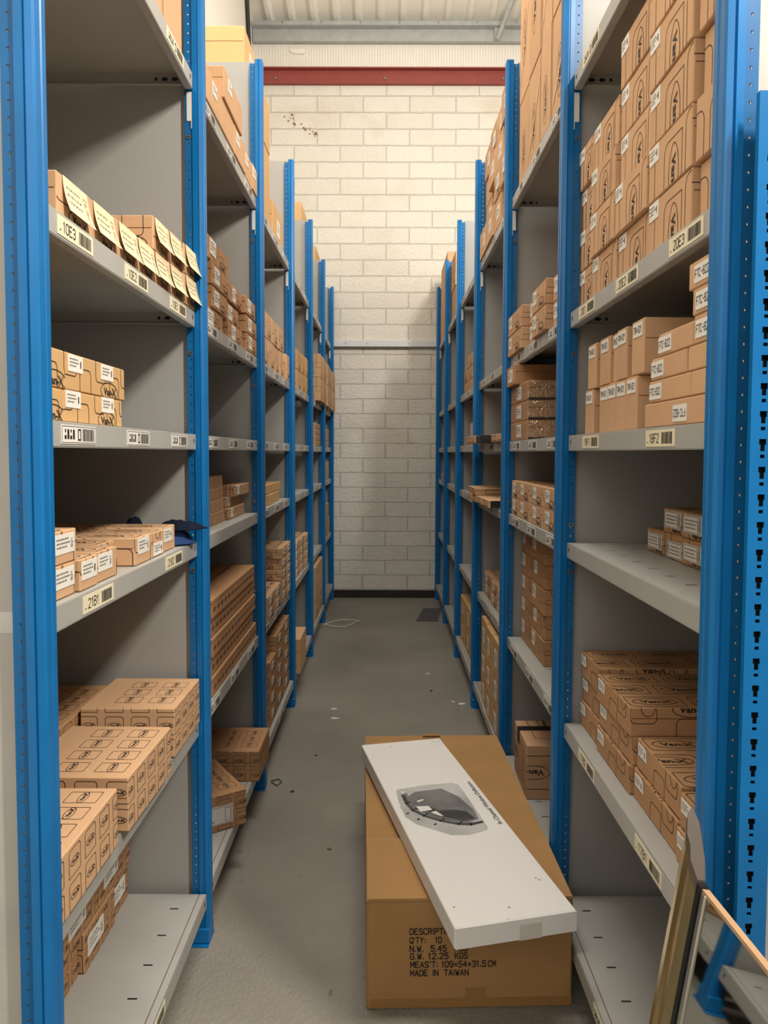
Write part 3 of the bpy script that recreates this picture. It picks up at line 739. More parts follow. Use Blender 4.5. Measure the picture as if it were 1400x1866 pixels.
# big printed cartons
crate('L', 1, 3, 1.152, 1.42, .67, .115, .529, .235, 'kraft_card', 'grid', 'patterned carton at the front edge', 0)
crate('L', 1, 3, 1.468, 1.748, .67, .115, .521, .24, 'kraft_card', 'grid', 'patterned carton at the front edge', 0, yaw=R(-1))
crate('L', 1, 3, 1.835, 2.085, .67, .128, .535, .24, 'kraft_card', 'grid', 'patterned carton at the front edge', 0)
crate('L', 1, 3, 1.16, 1.60, .67, .112, .785, .30, 'brown_card', 'grid', label='patterned carton behind the front row, second shelf of first left bay, nearer one')
crate('L', 1, 3, 1.63, 2.07, .67, .112, .785, .30, 'brown_card', 'grid', label='patterned carton behind the front row, second shelf of first left bay, farther one')
sk = [('lines', .35, .55, .1, .05)]
for r, z, ys in ((0, .155, [(1.53, 1.752), (1.757, 1.96), (1.965, 2.09)]), (1, .257, [(1.66, 1.86), (1.865, 2.09)])):
    C('L', 1, 1, ys, z, .1, [.757, .742, .75] if r == 0 else [.747, .745], .32, r, card='brown_card', kind='grid', desc='patterned carton', stick=sk)
# second bay
C('L', 2, 7, [(2.22, 2.64), (2.645, 2.845), (2.85, 2.985), (2.99, 3.09)], 2.50, .10, [.537, .536, .54, .535], .28, 0, kind='plain', desc='plain tan box', stick=[('lines', .3, .7, .055, .04)])
crate('L', 2, 7, 2.45, 2.75, 2.602, .10, .53, .26, 'kraft_card', 'plain', 'plain tan box', 1, [('lines', .3, .7, .055, .04)])
bl = [('lines', .35, .55, .062, .05)]
C('L', 2, 6, [(2.25, 2.55)], 1.845, .067, .562, .24, 0, card='brown_card', desc='white labelled brown box', stick=[('lines', .4, .5, .08, .045)])
C('L', 2, 6, [(2.375, 2.60)], 1.914, .070, .558, .24, 1, card='brown_card', desc='white labelled brown box', stick=[('lines', .3, .5, .07, .05)])
C('L', 2, 6, [(2.37, 2.655)], 1.986, .072, .556, .24, 2, card='brown_card', desc='white labelled brown box', stick=[('lines', .25, .5, .07, .052)])
C('L', 2, 6, [(2.30, 2.645)], 2.060, .074, .56, .24, 3, card='brown_card', desc='white labelled brown box', stick=[('lines', .3, .6, .08, .05)])
C('L', 2, 6, [(2.61, 2.858)], 1.845, .067, .556, .24, 0, card='brown_card', desc='white labelled brown box', stick=bl)
C('L', 2, 6, [(2.61, 2.81)], 1.914, .064, .56, .24, 1, card='brown_card', desc='white labelled brown box', stick=[('lines', .25, .5, .06, .05)])
C('L', 2, 6, [(2.665, 2.85)], 1.986, .066, .556, .24, 2, card='brown_card', desc='white labelled brown box', stick=[('lines', .25, .5, .05, .05)])
for r, z, ys in ((0, 1.845, (2.87, 3.09)), (1, 1.914, (2.865, 3.09)), (2, 1.986, (2.86, 3.06))):
    C('L', 2, 6, [ys], z, .067, .541, .24, r, card='brown_card', desc='white labelled brown box', stick=bl)
for r in range(4): C('L', 2, 4, [(2.50 - .01 * r, 2.72 - .008 * r)], 1.195 + .0425 * r, .042, .60, .30, r, card='kraft_card', kind='stripes', desc='slim striped box')
for r, ys in ((0, (2.745, 3.06)), (1, (2.745, 3.05)), (2, (2.80, 3.09))): C('L', 2, 4, [ys], 1.195 + .0425 * r, .042, (.59, .6, .575)[r], .30, r, card='kraft_card', kind='stripes', desc='slim striped box', stick=[('lines', .2, .55, .05, .034)])
for r in range(5): C('L', 2, 3, [(2.30 + .004 * (r % 2), 3.085 - .02 * ((r * 2) % 3))], .67 + .0625 * r, .061, .548 + .006 * ((r * 3) % 2), .45, r, card='brown_card', kind='ovals', desc='long flat printed carton')
for r in range(5):
    pass
o = crate('L', 2, 1, 2.83, 3.085, .155, .12, .495, .42, 'brown_card', 'grid', label='patterned carton on bottom shelf of second left bay, against the far upright')
ca, sa = math.cos(R(34)), math.sin(R(34))
cx, cy = -.483, 2.503                                       # near-aisle corner of the skewed carton
me = box_mesh('L', .30, .36, .125, 'brown_card', 'grid')
o = link('cardboard_box', me, None, (cx - .18 * ca - .15 * sa * 0 - .0, cy - .18 * sa, .155), R(34))
o.location = (cx + (-.18) * ca - (.15) * sa, cy + (-.18) * sa + (.15) * ca, .156)
tag(o, 'patterned carton lying skewed on bottom shelf of second left bay', 'box', 'boxes on the bottom shelf of the second left bay')
mbs = MB(); mbs.box(-.07, .07, -.0012, .0003, -.032, .032, 'paper')
put(mbs, stroke(rr(.07, .032, .132, .058), .0012, True) + stroke(rr(.122, .032, .018, .046), .0012, True) + text2d('BLACK', .05, .014, .05, .008), (-.07, -.0012, -.032), (1, 0, 0), (0, 0, 1), .14, .064, 'ink')
c = link('sticker', mbs.mesh('sticker'), o, (.06, -.15, .055)); c['label'] = 'white printed label on the carton end'
# third bay
C('L', 3, 7, [(3.17, 3.575)], 2.50, .355, .56, .40, 0, card='tan_card', kind='plain', desc='tall tan carton')
C('L', 3, 7, [(3.17, 3.57)], 2.857, .222, .558, .40, 1, card='tan_card', kind='plain', desc='tan carton')
C('L', 3, 7, [(3.20, 3.52)], 3.081, .168, .605, .45, 2, card='tan_card', kind='plain', desc='plain tan carton', stick=[('lines', .5, .5, .09, .07)])
C('L', 3, 7, [(3.67, 3.99)], 2.50, .19, .56, .35, 0, card='tan_card', kind='plain', desc='tan carton', stick=[('lines', .6, .5, .09, .08)])
C('L', 3, 6, [(3.29, 3.497), (3.50, 3.69), (3.695, 3.868), (3.872, 4.0), (4.005, 4.115)], 1.845, .136, [.56, .558, .561, .556, .54], .26, 0, card='kraft_card', desc='upright brown box')
C('L', 3, 6, [(3.40, 3.61), (3.615, 3.81), (3.815, 4.0)], 1.983, .12, [.56, .558, .556], .26, 1, card='kraft_card', desc='upright brown box')
C('L', 3, 4, [(3.3, 3.5), (3.52, 3.66), (3.68, 3.92)], 1.195, .05, [.565, .56, .57], .2, 0, card='tan_card', kind='plain', desc='small tan taped parcel')
C('L', 3, 4, [(3.36, 3.64), (3.66, 4.0)], 1.247, .045, [.57, .575], .2, 1, card='tan_card', kind='plain', desc='small tan taped parcel')
wl = [('lines', .45, .55, .07, .034)]
for r in range(2): C('L', 3, 3, [(3.33, 3.535), (3.54, 3.77)], .67 + .057 * r, .056, .54, .3, r, desc='white labelled brown box', stick=wl)
for r in range(5): C('L', 3, 3, [(3.775 + .006 * (r % 2), 3.955), (3.96, 4.115)], .67 + .057 * r, .056, [.538, .536], .3, r, desc='white labelled brown box', stick=wl)
for r in range(5): C('L', 3, 1, [(3.4, 3.595), (3.60, 3.86), (3.865, 4.09)][0 if r < 4 else 1:], .155 + .077 * r, .0755, .542, .32, r, card='brown_card', desc='brown printed box', stick=wl)
# fourth bay
for r in range(2): C('L', 4, 6, [(4.32, 4.59), (4.595, 4.82), (4.825, 4.99), (4.995, 5.145)], 1.845 + .125 * r, .123, [.56, .556, .55, .545], .26, r, card='tan_card', desc='upright tan box')
for r in range(4): C('L', 4, 3, [(4.45, 4.68), (4.685, 4.93), (4.935, 5.14)], .67 + .056 * r, .055, [.555, .552, .545], .3, r, desc='white labelled brown box', stick=wl)
crate('L', 4, 1, 4.24, 4.55, .155, .205, .497, .32, 'kraft_card', 'plain', label='plain tall carton alone on bottom shelf of fourth left bay')
# fifth and sixth bays
C('L', 5, 7, [(5.24, 5.8)], 2.50, .34, .6, .4, 0, card='tan_card', kind='plain', desc='tan carton')
C('L', 5, 7, [(5.24, 5.8)], 2.842, .36, .6, .4, 1, card='tan_card', kind='plain', desc='tan carton with side label', stick=[('lines', .6, .6, .12, .1)])
C('L', 6, 7, [(6.30, 6.68)], 2.50, .35, .6, .4, 0, card='tan_card', kind='plain', desc='tan carton')
C('L', 6, 7, [(6.30, 6.68)], 2.852, .34, .6, .4, 1, card='tan_card', kind='plain', desc='tan carton')
for r in range(2):
    C('L', 5, 6, [(5.63, 5.815), (5.82, 6.005), (6.01, 6.195)], 1.846 + .178 * r, .176, [.50, .497, .502], .3, r, kind='lines', desc='protruding brown box')
    C('L', 6, 6, [(6.285, 6.46), (6.465, 6.65), (6.655, 6.84), (6.845, 7.03), (7.035, 7.20)], 1.846 + .178 * r, .176, [.497, .5, .503, .498, .5], .3, r, kind='lines', desc='protruding brown box')
for r in range(4): C('L', 5, 5, [(5.7, 5.94), (5.945, 6.18)], 1.50 + .046 * r, .045, .552, .3, r, desc='small brown box')
for r in range(3): C('L', 6, 5, [(6.5, 6.8), (6.805, 7.1)], 1.50 + .056 * r, .055, .552, .3, r, desc='small brown box')
C('L', 6, 4, [(6.5, 6.78), (6.785, 7.1)], 1.195, .17, .552, .3, 0, desc='brown box')
C('L', 6, 3, [(6.7, 7.15)], .67, .16, .55, .3, 0, card='tan_card', kind='plain', desc='tan carton')
C('L', 6, 3, [(6.72, 7.05)], .832, .14, .55, .3, 1, card='tan_card', kind='plain', desc='tan carton')
for r in range(4): C('L', 5, 1, [(5.55, 5.86), (5.865, 6.19)], .155 + .105 * r, .103, .535, .3, r, desc='brown box', kind='plain' if r > 1 else 'lines')

# ------------------------------------------------------------------ stock on the right rack
# first bay, wall of printed cartons: columns from the camera outwards
cols = [(1.15, 1.316, 5, .546), (1.325, 1.536, 5, .538), (1.546, 1.752, 5, .54), (1.76, 1.955, 4, .541), (1.962, 2.095, 4, .548)]
for ci, (a, b, n, x) in enumerate(cols):
    for r in range(n):
        j = random.Random(ci * 10 + r).uniform(-.008, .006)
        crate('R', 1, 6, a, b, 1.845 + .1105 * r, .109, x + j, .30, 'kraft_card', 'wall', 'printed stacked carton', r, [('lines', .86 if ci else .4, .82, .05, .034)])
tr = [('TRN-821', .5, .82, .056, .03)]
C('R', 1, 5, [(1.592, 1.666), (1.670, 1.738), (1.741, 1.798), (1.801, 1.877), (1.934, 2.010)], 1.50, .117, [.54, .541, .54, .542, .542], .25, 0, card='kraft_card', kind='plain', desc='upright TRN-821 box', stick=tr)
C('R', 1, 5, [(1.556, 1.632), (1.668, 1.735), (1.742, 1.782), (1.795, 1.877), (1.91, 1.985)], 1.618, .116, [.54, .54, .546, .541, .541], .25, 1, card='kraft_card', kind='plain', desc='upright TRN-821 box', stick=lambda i: [('TRN-821', .5, .82, .056 if i != 2 else .038, .03)])
ftc = lambda fy: [('FTC-822', fy, .5, .062, .03)]
FT = [('lowest', 1.19, 1.50, 1.50, .047, [('FTC-822', .42, .45, .062, .03, 'paper', True)]), ('second lowest', 1.277, 1.475, 1.548, .042, ftc(.83)), ('second lowest', 1.16, 1.274, 1.548, .042, None),
      ('third lowest', 1.297, 1.466, 1.591, .042, ftc(.81)), ('third lowest', 1.16, 1.290, 1.591, .042, None), ('third highest', 1.272, 1.43, 1.634, .042, ftc(.8)), ('third highest', 1.16, 1.268, 1.634, .048, ftc(.64)),
      ('second highest', 1.15, 1.276, 1.683, .045, ftc(.64)), ('topmost', 1.15, 1.294, 1.729, .046, ftc(.62))]
for nm, a, b, z, h, stt in FT:
    part = '' if nm in ('lowest', 'second highest', 'topmost') else (', nearer one' if b < 1.3 else ', farther one')
    crate('R', 1, 5, a, b, z, h, .525, .26, 'kraft_card', 'plain', stick=stt, label='flat plain FTC-822 box, %s layer of the near stack, right rack%s' % (nm, part) if stt else 'flat unmarked box, %s layer of the near FTC-822 stack, right rack' % nm)
b8 = [('boxed852', .5, .56, .098, .042)]
C('R', 1, 4, [(1.575, 1.692), (1.70, 1.805), (1.825, 1.938)], 1.195, .060, [.684, .69, .692], .22, 0, card='brown_card', kind='lines', desc='small box labelled 852', stick=lambda i: [('boxed852', .5, .5 if i != 1 else .38, .095, .04, 'paper', i == 1)])
C('R', 1, 4, [(1.578, 1.70), (1.706, 1.82)], 1.256, .060, [.686, .69], .22, 1, card='brown_card', kind='lines', desc='small box labelled 852', stick=b8)
fl = lambda f: [('lines', f, .68, .05, .028)]
for nm, a, b, n, x, h in (('far', 1.912, 2.095, 3, .566, .070), ('middle', 1.645, 1.905, 3, .558, .0665), ('second near', 1.386, 1.637, 2, .566, .068), ('near', 1.15, 1.378, 2, .56, .066)):
    for r in range(n):
        crate('R', 1, 3, a, b, .67 + (h + .0008) * r, h, x + .006 * (r % 2), .40, 'brown_card', 'flat', 'wide flat printed carton', r, fl(.86))
# second bay
ty = [(2.17, 2.385), (2.392, 2.552), (2.558, 2.765), (2.772, 2.972)]
C('R', 2, 7, ty, 2.50, .31, [.522, .520, .521, .524], .42, 0, kind='tall', desc='tall printed carton')
C('R', 2, 7, ty, 2.812, .62, [.52, .522, .519, .523], .42, 1, kind='tall', desc='tall printed carton')
for i, (a, b) in enumerate(ty[:4]):                        # loose paper straps crossing the cartons
    for (lo, e, hh, nm) in ((2.50, .31, .31, 0), (2.812, .62, .5, 1)):
        par = [q for q in PEND[('R', 2, 7)] if q[0] == nm and abs(q[1] - a) < .001][0][2]
        mbx = MB(); w = b - a; pts = [(-.211 - .0012, -w / 2 + .01 + (w - .02) * t, hh * (.12 + .62 * (1 - t) ** 1.3)) for t in [k / 8 for k in range(9)]]
        for p, q in zip(pts, pts[1:]): mbx.poly([p, q, (q[0], q[1], q[2] + .012), (p[0], p[1], p[2] + .012)][::-1], 'pale_strap')
        if (i + nm) % 2 == 0: link('paper_strap', mbx.mesh('paper_strap'), par)
wv = [('lines', .75, .6, .07, .045)]
for r in range(2): C('R', 2, 6, [(2.17, 2.362), (2.372, 2.588), (2.60, 2.775), (2.79, 3.09)], 1.845 + .0815 * r, .08, [.53, .507, .536, .507], .26, r, desc='brown box with white label', stick=lambda i: [('lines', .8, .6, .055, .045)])
for r in range(3):
    o = crate('R', 2, 5, 2.72, 3.085, 1.50 + .073 * r, .0715, .522, .36, 'brown_card', 'plain', 'shrink wrapped carton', r, [('lines', .5, .5, .1, .05)])
    f = MB(); f.box(-.182, .182, -.1845, .1845, -.0 + .0008, .0712, 'clear_film', .006); link('shrink_wrap', f.mesh('shrink_wrap'), o)
    e = MB()
    e.box(-.178, .178, -.1832, -.1826, .001, .009, 'ink'); link('corrugated_edge', e.mesh('corrugated_edge'), o)
crate('R', 2, 5, 2.90, 3.085, 1.720, .077, .503, .36, 'brown_card', 'plain', 'unwrapped plain carton', 3, [('lines', .5, .5, .09, .05)])
for r in range(2): C('R', 2, 4, [(2.296, 2.474), (2.48, 2.70), (2.705, 2.945), (2.95, 3.09)], 1.195 + .0705 * r, .07, .53, .26, r, desc='brown box with white label', stick=[('lines', .62, .6, .06, .04)])
for r in range(5): C('R', 2, 3, [(2.65 + .012 * (r % 2), 2.90), (2.91, 3.09)], .67 + .093 * r, .092, [.578 + .006 * (r % 2), .576], .36, r, card='brown_card', kind='flat', desc='brown box with white label', stick=[('lines', .75, .65, .055, .05)])
o = crate('R', 2, 1, 2.69, 2.95, .155, .205, .53, .22, 'kraft_card', 'inverted', label='printed carton with black tape on bottom shelf of second right bay')
t = MB(); t.box(-.111, .111, .02, .065, .2052, .2062, 'black'); t.box(-.1112, -.1102, .02, .065, .15, .2062, 'black'); c = link('tape', t.mesh('tape'), o); c['label'] = 'black parcel tape'
# third bay
for ci, (a, b) in enumerate([(3.19, 3.40), (3.405, 3.60), (3.605, 3.83), (3.835, 4.09)]):
    for r in range(4 if ci != 3 else 4):
        rnd = random.Random(ci * 7 + r)
        crate('R', 3, 7, a, b - .012 * (r % 2), 2.50 + .139 * r, .137, .525 + rnd.uniform(-.02, .02), .30, 'kraft_card', 'lines' if r % 2 else 'plain', 'brown piled box', r, [('lines', .4, .5, .08, .06)], yaw=0)
C('R', 3, 5, [(3.72, 4.08), ], 1.50, .037, .447, .32, 0, kind='slab', desc='flat tan box sticking out')
o = crate('R', 3, 5, 3.52, 3.70, 1.50, .035, .452, .32, 'black', 'plain', label='flat black box sticking out on fourth shelf of third right bay')
C('R', 3, 5, [(3.19, 3.50)], 1.50, .035, .50, .30, 0, kind='slab', desc='flat tan box sticking out')
zz = [(3.36, 3.56), (3.565, 3.74), (3.745, 3.92), (3.925, 4.10)]
C('R', 3, 4, zz, 1.196, .036, [.47, .466, .462, .46], .42, 0, kind='slab', desc='flat long box sticking out')
C('R', 3, 4, [(3.75, 3.92), (3.925, 4.09)], 1.233, .036, [.458, .462], .42, 1, kind='slab', desc='flat long box sticking out')
par = [q for q in PEND[('R', 3, 4)] if q[0] == 0][0][2]
e = MB(); e.box(-.20, .05, -.1012, -.1, .002, .034, 'black'); c = link('end_label', e.mesh('end_label'), par); c['label'] = 'black label on the box side'
for r in range(2): C('R', 3, 3, [(3.38, 3.60), (3.605, 3.80), (3.83, 4.10)], .67 + .0625 * r, .062, [.552, .55, .555], .3, r, desc='brown box with white label', stick=[('lines', .7, .6, .07, .04)])
for r in range(3): C('R', 3, 1, [(3.2, 3.42), (3.435, 3.63), (3.645, 3.84)], .155 + .147 * r, .145, [.506, .504, .508], .34, r, card='tan_card', kind='plain', desc='tall tan carton', stick=[('lines', .6, .4, .07, .08)])
# fourth bay
for r in range(3): C('R', 4, 6, [(4.5, 4.685), (4.69, 4.985), (4.99, 5.15)][:3 if r < 2 else 2], 1.845 + .0825 * r, .081, .545, .28, r, desc='brown box')
crate('R', 4, 5, 4.64, 4.77, 1.50, .14, .545, .05, 'pink_pack', 'plain', label='small pinkish packet standing on fourth shelf of fourth right bay', cat='packet', name='packet')
for r in range(2): C('R', 4, 1, [(4.22, 4.515), (4.52, 4.86), (4.865, 5.14)], .155 + .152 * r, .15, [.53, .532, .53], .3, r, card='tan_card', kind='plain', desc='tan carton', stick=[('lines', .5, .5, .07, .08)])
# fifth and sixth bays
C('R', 5, 7, [(5.82, 6.18)], 2.50, .27, .545, .32, 0, kind='lines', desc='brown carton')
C('R', 5, 7, [(5.85, 6.19)], 2.772, .26, .54, .32, 1, kind='lines', desc='brown carton')
C('R', 6, 7, [(6.45, 6.78), (6.8, 7.16)], 2.50, .35, .525, .32, 0, kind='plain', desc='brown carton')
C('R', 6, 7, [(6.46, 6.77), (6.8, 7.16)], 2.852, .34, .527, .32, 1, kind='plain', desc='brown carton')
C('R', 6, 4, [(6.7, 6.92), (6.93, 7.16)], 1.195, .06, [.52, .54], .2, 0, desc='small brown box')
finish_labels()

# ------------------------------------------------------------------ carton and white box in the aisle
def carton():
    w, l, h = .54, 1.11, .305
    mb = MB(); mb.box(-w / 2, w / 2, -l / 2, l / 2, 0, h - .017, 'carton_card', .006)
    root = link('shipping_carton', mb.mesh('shipping_carton'), None, (.206, 2.407, 0), R(1.8))
    tag(root, 'large brown shipping carton standing on the aisle floor under the white box', 'box')
    for s in (-1, 1):
        f = MB(); x0, x1 = (-w / 2, -.002) if s < 0 else (.002, w / 2); f.box(x0, x1, -l / 2, l / 2, h - .0172, h - .0122, 'carton_card', .002); link('long_flap', f.mesh('long_flap'), root)
        f = MB(); y0, y1 = (-l / 2, -l / 2 + .285) if s < 0 else (l / 2 - .02, l / 2)
        za, zb = (h - .0125, h - .006) if s < 0 else (h - .012, h - .012)
        for q in ((0, 1, 2, 3), (7, 6, 5, 4), (0, 4, 5, 1), (1, 5, 6, 2), (2, 6, 7, 3), (3, 7, 4, 0)): f.f.append(q[::-1]); f.m.append(f.mi('carton_card'))
        X0, X1 = -w / 2 + .003, w / 2 - .003
        f.v += [(X0, y0, za), (X1, y0, za), (X1, y1, zb), (X0, y1, zb), (X0, y0, za + .005), (X1, y0, za + .005), (X1, y1, zb + .0055), (X0, y1, zb + .0055)]
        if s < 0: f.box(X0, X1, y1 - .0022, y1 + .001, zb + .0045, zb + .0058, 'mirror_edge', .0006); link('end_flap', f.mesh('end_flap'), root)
    t = MB(); t.box(-.035, .035, l / 2 - .11, l / 2 + .001, h - .0122, h - .0116, 'brown_tape'); t.box(-.035, .035, l / 2 - .02, l / 2 + .002, h - .007, h - .0062, 'brown_tape'); link('tape', t.mesh('tape'), root)
    t = MB(); t.box(-w / 2 + .01, w / 2 - .002, -l / 2 - .0012, -l / 2 + .002, .004, .028, 'brown_tape'); t.box(-.03 + .02, .04, -l / 2 - .0018, -l / 2 - .0008, .006, .055, 'brown_tape'); link('tape', t.mesh('tape'), root)
    t = MB(); o = (-w / 2, -l / 2, 0); u = (1, 0, 0); v = (0, 0, 1); a0 = .113 - .0
    rows = [('DESCRIPTION:', .2095, .124, .112), ("Q'TY:", .186, .043, .112), ('10', .186, .018, .178), ('N.W.', .1635, .037, .112), ('5.45', .1635, .043, .166), ('KGS', .1635, .034, .230), ('G.W.', .143, .037, .113), ('12.25', .143, .054, .160), ('KGS', .143, .034, .230),
            ("MEAS'T:", .1205, .073, .114), ('109x54x31.5', .1205, .117, .195), ('CM', .1205, .021, .317), ('MADE', .098, .046, .114), ('IN', .098, .016, .172), ('TAIWAN', .098, .065, .202)]
    for s, z, tw, x in rows: put(t, text2d(s, x + tw / 2, z, tw, .0175, 0, .034), o, u, v, w, h, 'ink', .0012)
    c = link('printed_text', t.mesh('printed_text'), root); c['label'] = 'black printed shipping details'
    return root
carton()
def white_box():
    w, l, h = .306, 1.09, .052
    mb = MB(); mb.box(-w / 2, w / 2, -l / 2, l / 2, 0, h, 'white_card', .0025)
    root = link('white_box', mb.mesh('white_box'), None, (.186, 2.203, .3062), R(13.25))
    tag(root, 'long flat white product box lying diagonally on the brown carton', 'box')
    f = MB(); f.box(-w / 2 + .002, w / 2 + .0008, -l / 2 - .0022, -l / 2, .001, h - .001, 'white_card', .0008); link('end_flap', f.mesh('end_flap'), root)
    t = MB(); t.box(.006, .062, -l / 2 - .003, -l / 2 - .002, .0, h * .72, 'clear_tape'); link('tape', t.mesh('tape'), root)
    # local top face: u across, v along
    p = MB(); o = (0, 0, h); u, v = (1, 0, 0), (0, 1, 0)
    patch = [(-.112, .160), (-.02, .172), (.075, .168), (.093, .150), (.094, .10), (.088, -.13), (.080, -.145), (.02, -.16), (-.03, -.15), (-.11, -.07), (-.132, -.02), (-.128, .08), (-.118, .15)]
    put(p, [patch], o, u, v, 0, 0, 'photo_light', .0004)
    glass = [(-.092, .105), (-.06, .132), (.03, .135), (.066, .07), (.084, -.02), (.078, -.082), (.03, -.092), (-.02, -.055), (-.064, -.012), (-.088, .05)]
    put(p, [glass], o, u, v, 0, 0, 'photo_mid', .0007)
    lo = [(-.075, .035), (-.045, .03), (-.02, -.005), (.03, -.01), (.06, -.03), (.07, -.075), (.03, -.083), (-.02, -.043), (-.06, .0)]
    put(p, [lo], o, u, v, 0, 0, 'photo_dark', .0009)
    arc = [(-.104, .118), (-.106, .06), (-.098, .015), (-.075, -.025), (-.035, -.065), (.01, -.095), (.045, -.105), (.082, -.098)]
    put(p, stroke(arc, .012), o, u, v, 0, 0, 'photo_dark', .0010); put(p, stroke([(x - .002, y - .002) for x, y in arc[1:-1]], .0018), o, u, v, 0, 0, 'photo_mid', .0012); put(p, stroke([(x + .011, y + .008) for x, y in arc[:-1]], .009), o, u, v, 0, 0, 'photo_mid', .0009)
    put(p, stroke([(x - .022, y - .016) for x, y in arc[1:-2]], .010), o, u, v, 0, 0, 'photo_light', .0008)
    for hi in ([(-.083, .036), (-.045, .03), (-.04, .004), (-.08, .0)], [(-.072, .07), (-.05, .078), (-.048, .07), (-.07, .06)], [(-.05, -.01), (-.032, -.005), (-.018, -.04), (-.028, -.038)], [(-.104, .142), (-.094, .142), (-.094, .132), (-.104, .132)]):
        put(p, [hi], o, u, v, 0, 0, 'paper', .0013)
    c = link('product_picture', p.mesh('product_picture'), root); c['label'] = 'grey printed picture of a car window deflector'
    p = MB(); put(p, text2d('In-Channel Window Deflectors', .022, 0, .284, .015, 0, .014), (.131, .022 - .022, h), (0, 1, 0), (-1, 0, 0), 0, 0, 'ink_navy', .0005)
    c = link('printed_title', p.mesh('printed_title'), root); c['label'] = 'dark lettering reading In-Channel Window Deflectors'
    p = MB(); rnd = random.Random(5)
    for x, y in ((.115, .515), (.128, .512), (.14, .514), (.122, .49), (.105, .50), (-.05, .5), (-.13, .44), (.115, -.40), (.12, -.41), (-.13, -.47), (-.02, -.5405), (.0, -.5)):
        r = rnd.uniform(.0015, .004); put(p, [[(x + r * math.cos(a) * rnd.uniform(.7, 1.5), y + r * math.sin(a) * .7) for a in [k * math.pi / 3 for k in range(6)]]], o, u, v, 0, 0, 'grey_ink', .0005)
    link('scuff_mark', p.mesh('scuff_mark'), root)
white_box()

# ------------------------------------------------------------------ leaning mirror with brass edge
def mirror():
    root = bpy.data.objects.new('leaning_mirror', None); COL.objects.link(root); root.location = (.30, .99, 0); root.empty_display_size = .1
    # local frame: y along the width towards the camera, z up the sheet; tilt about y leans the top to the rack
    root.rotation_euler = (0, R(9.3), R(2.5))
    tag(root, 'framed mirror with a brass edge leaning against the right rack', 'mirror')
    H = .862; Wd = .62
    g = MB(); g.box(-.002, .002, -Wd, -.024, .012, H - .004, 'mirror_glass'); link('glass', g.mesh('glass'), root)
    b = MB(); b.box(.002, .007, -Wd, -.012, .010, H - .002, 'dark_plastic'); b.box(-.003, .007, -Wd, -.012, H - .004, H + .001, 'mirror_edge'); link('backing_board', b.mesh('backing_board'), root)
    t = MB(); t.box(-.005, .004, -.026, -.014, .008, H - .002, 'silver', .002); link('inner_strip', t.mesh('inner_strip'), root)
    k = MB(); k.box(-.007, .006, -.0135, -.0045, .008, H + .004, 'black'); link('gasket', k.mesh('gasket'), root)
    f = MB(); prof = [(-.006, -.004), (.004, -.004), (.007, .012), (.005, .040), (-.002, .052), (-.009, .046), (-.013, .030), (-.0105, .022), (-.012, .010)]
    zt = lambda y: H + .004 + max(0, y + .004) / .056 * .078
    n = len(prof); f.v += [(x, y, .004) for x, y in prof] + [(x, y, zt(y)) for x, y in prof]; kk = f.mi('brass')
    for i in range(n):
        j = (i + 1) % n; f.f.append((i, j, n + j, n + i)); f.m.append(kk)
    f.f.append(tuple(range(n))[::-1]); f.m.append(kk); link('edge_frame', f.mesh('edge_frame'), root)
    c = MB(); kk = c.mi('dark_plastic'); c.v += [(x * 1.12, y, zt(y) - .012) for x, y in prof] + [(x * 1.12, y, zt(y) + .004) for x, y in prof]
    for i in range(n):
        j = (i + 1) % n; c.f.append((i, j, n + j, n + i)); c.m.append(kk)
    c.f.append(tuple(n + i for i in range(n))); c.m.append(kk)
    link('corner_cap', c.mesh('corner_cap'), root)
mirror()

# ------------------------------------------------------------------ slotted blue upright by the right rack end
def slotted():
    mb = MB(); W2, H, P = .044, 1.99, .04; k = 'blue_paint'
    xb = [0, .0128, .0147, .0213, .0232, W2]; n = int(H / P)
    for i in range(n):
        z = i * P; zb = [0, .0035, .0085, .0135, .0225, .031, P]
        for a in range(5):
            for b in range(6):
                xc, zc = (xb[a] + xb[a + 1]) / 2, (zb[b] + zb[b + 1]) / 2
                wide = .0128 < xc < .0232; mid = .0147 < xc < .0213
                if wide and .0225 < zc < .031: continue
                if mid and (.0035 < zc < .0085 or .0135 < zc < .0225): continue
                mb.box(xb[a], xb[a + 1], 0, .002, z + zb[b], z + zb[b + 1], k)
    root = link('slotted_upright', mb.mesh('slotted_upright'), None, (.5245, 1.062, 0), 0)
    tag(root, 'blue slotted upright post with keyholes, beside the right rack end', 'post')
    s = MB(); s.box(0, .002, .002, .010, 0, int(H / P) * P, k); s.box(W2 - .002, W2, .002, .015, 0, int(H / P) * P, k); s.box(.004, W2 - .002, .013, .015, 0, int(H / P) * P, 'skirting_black'); link('channel', s.mesh('channel'), root)
slotted()

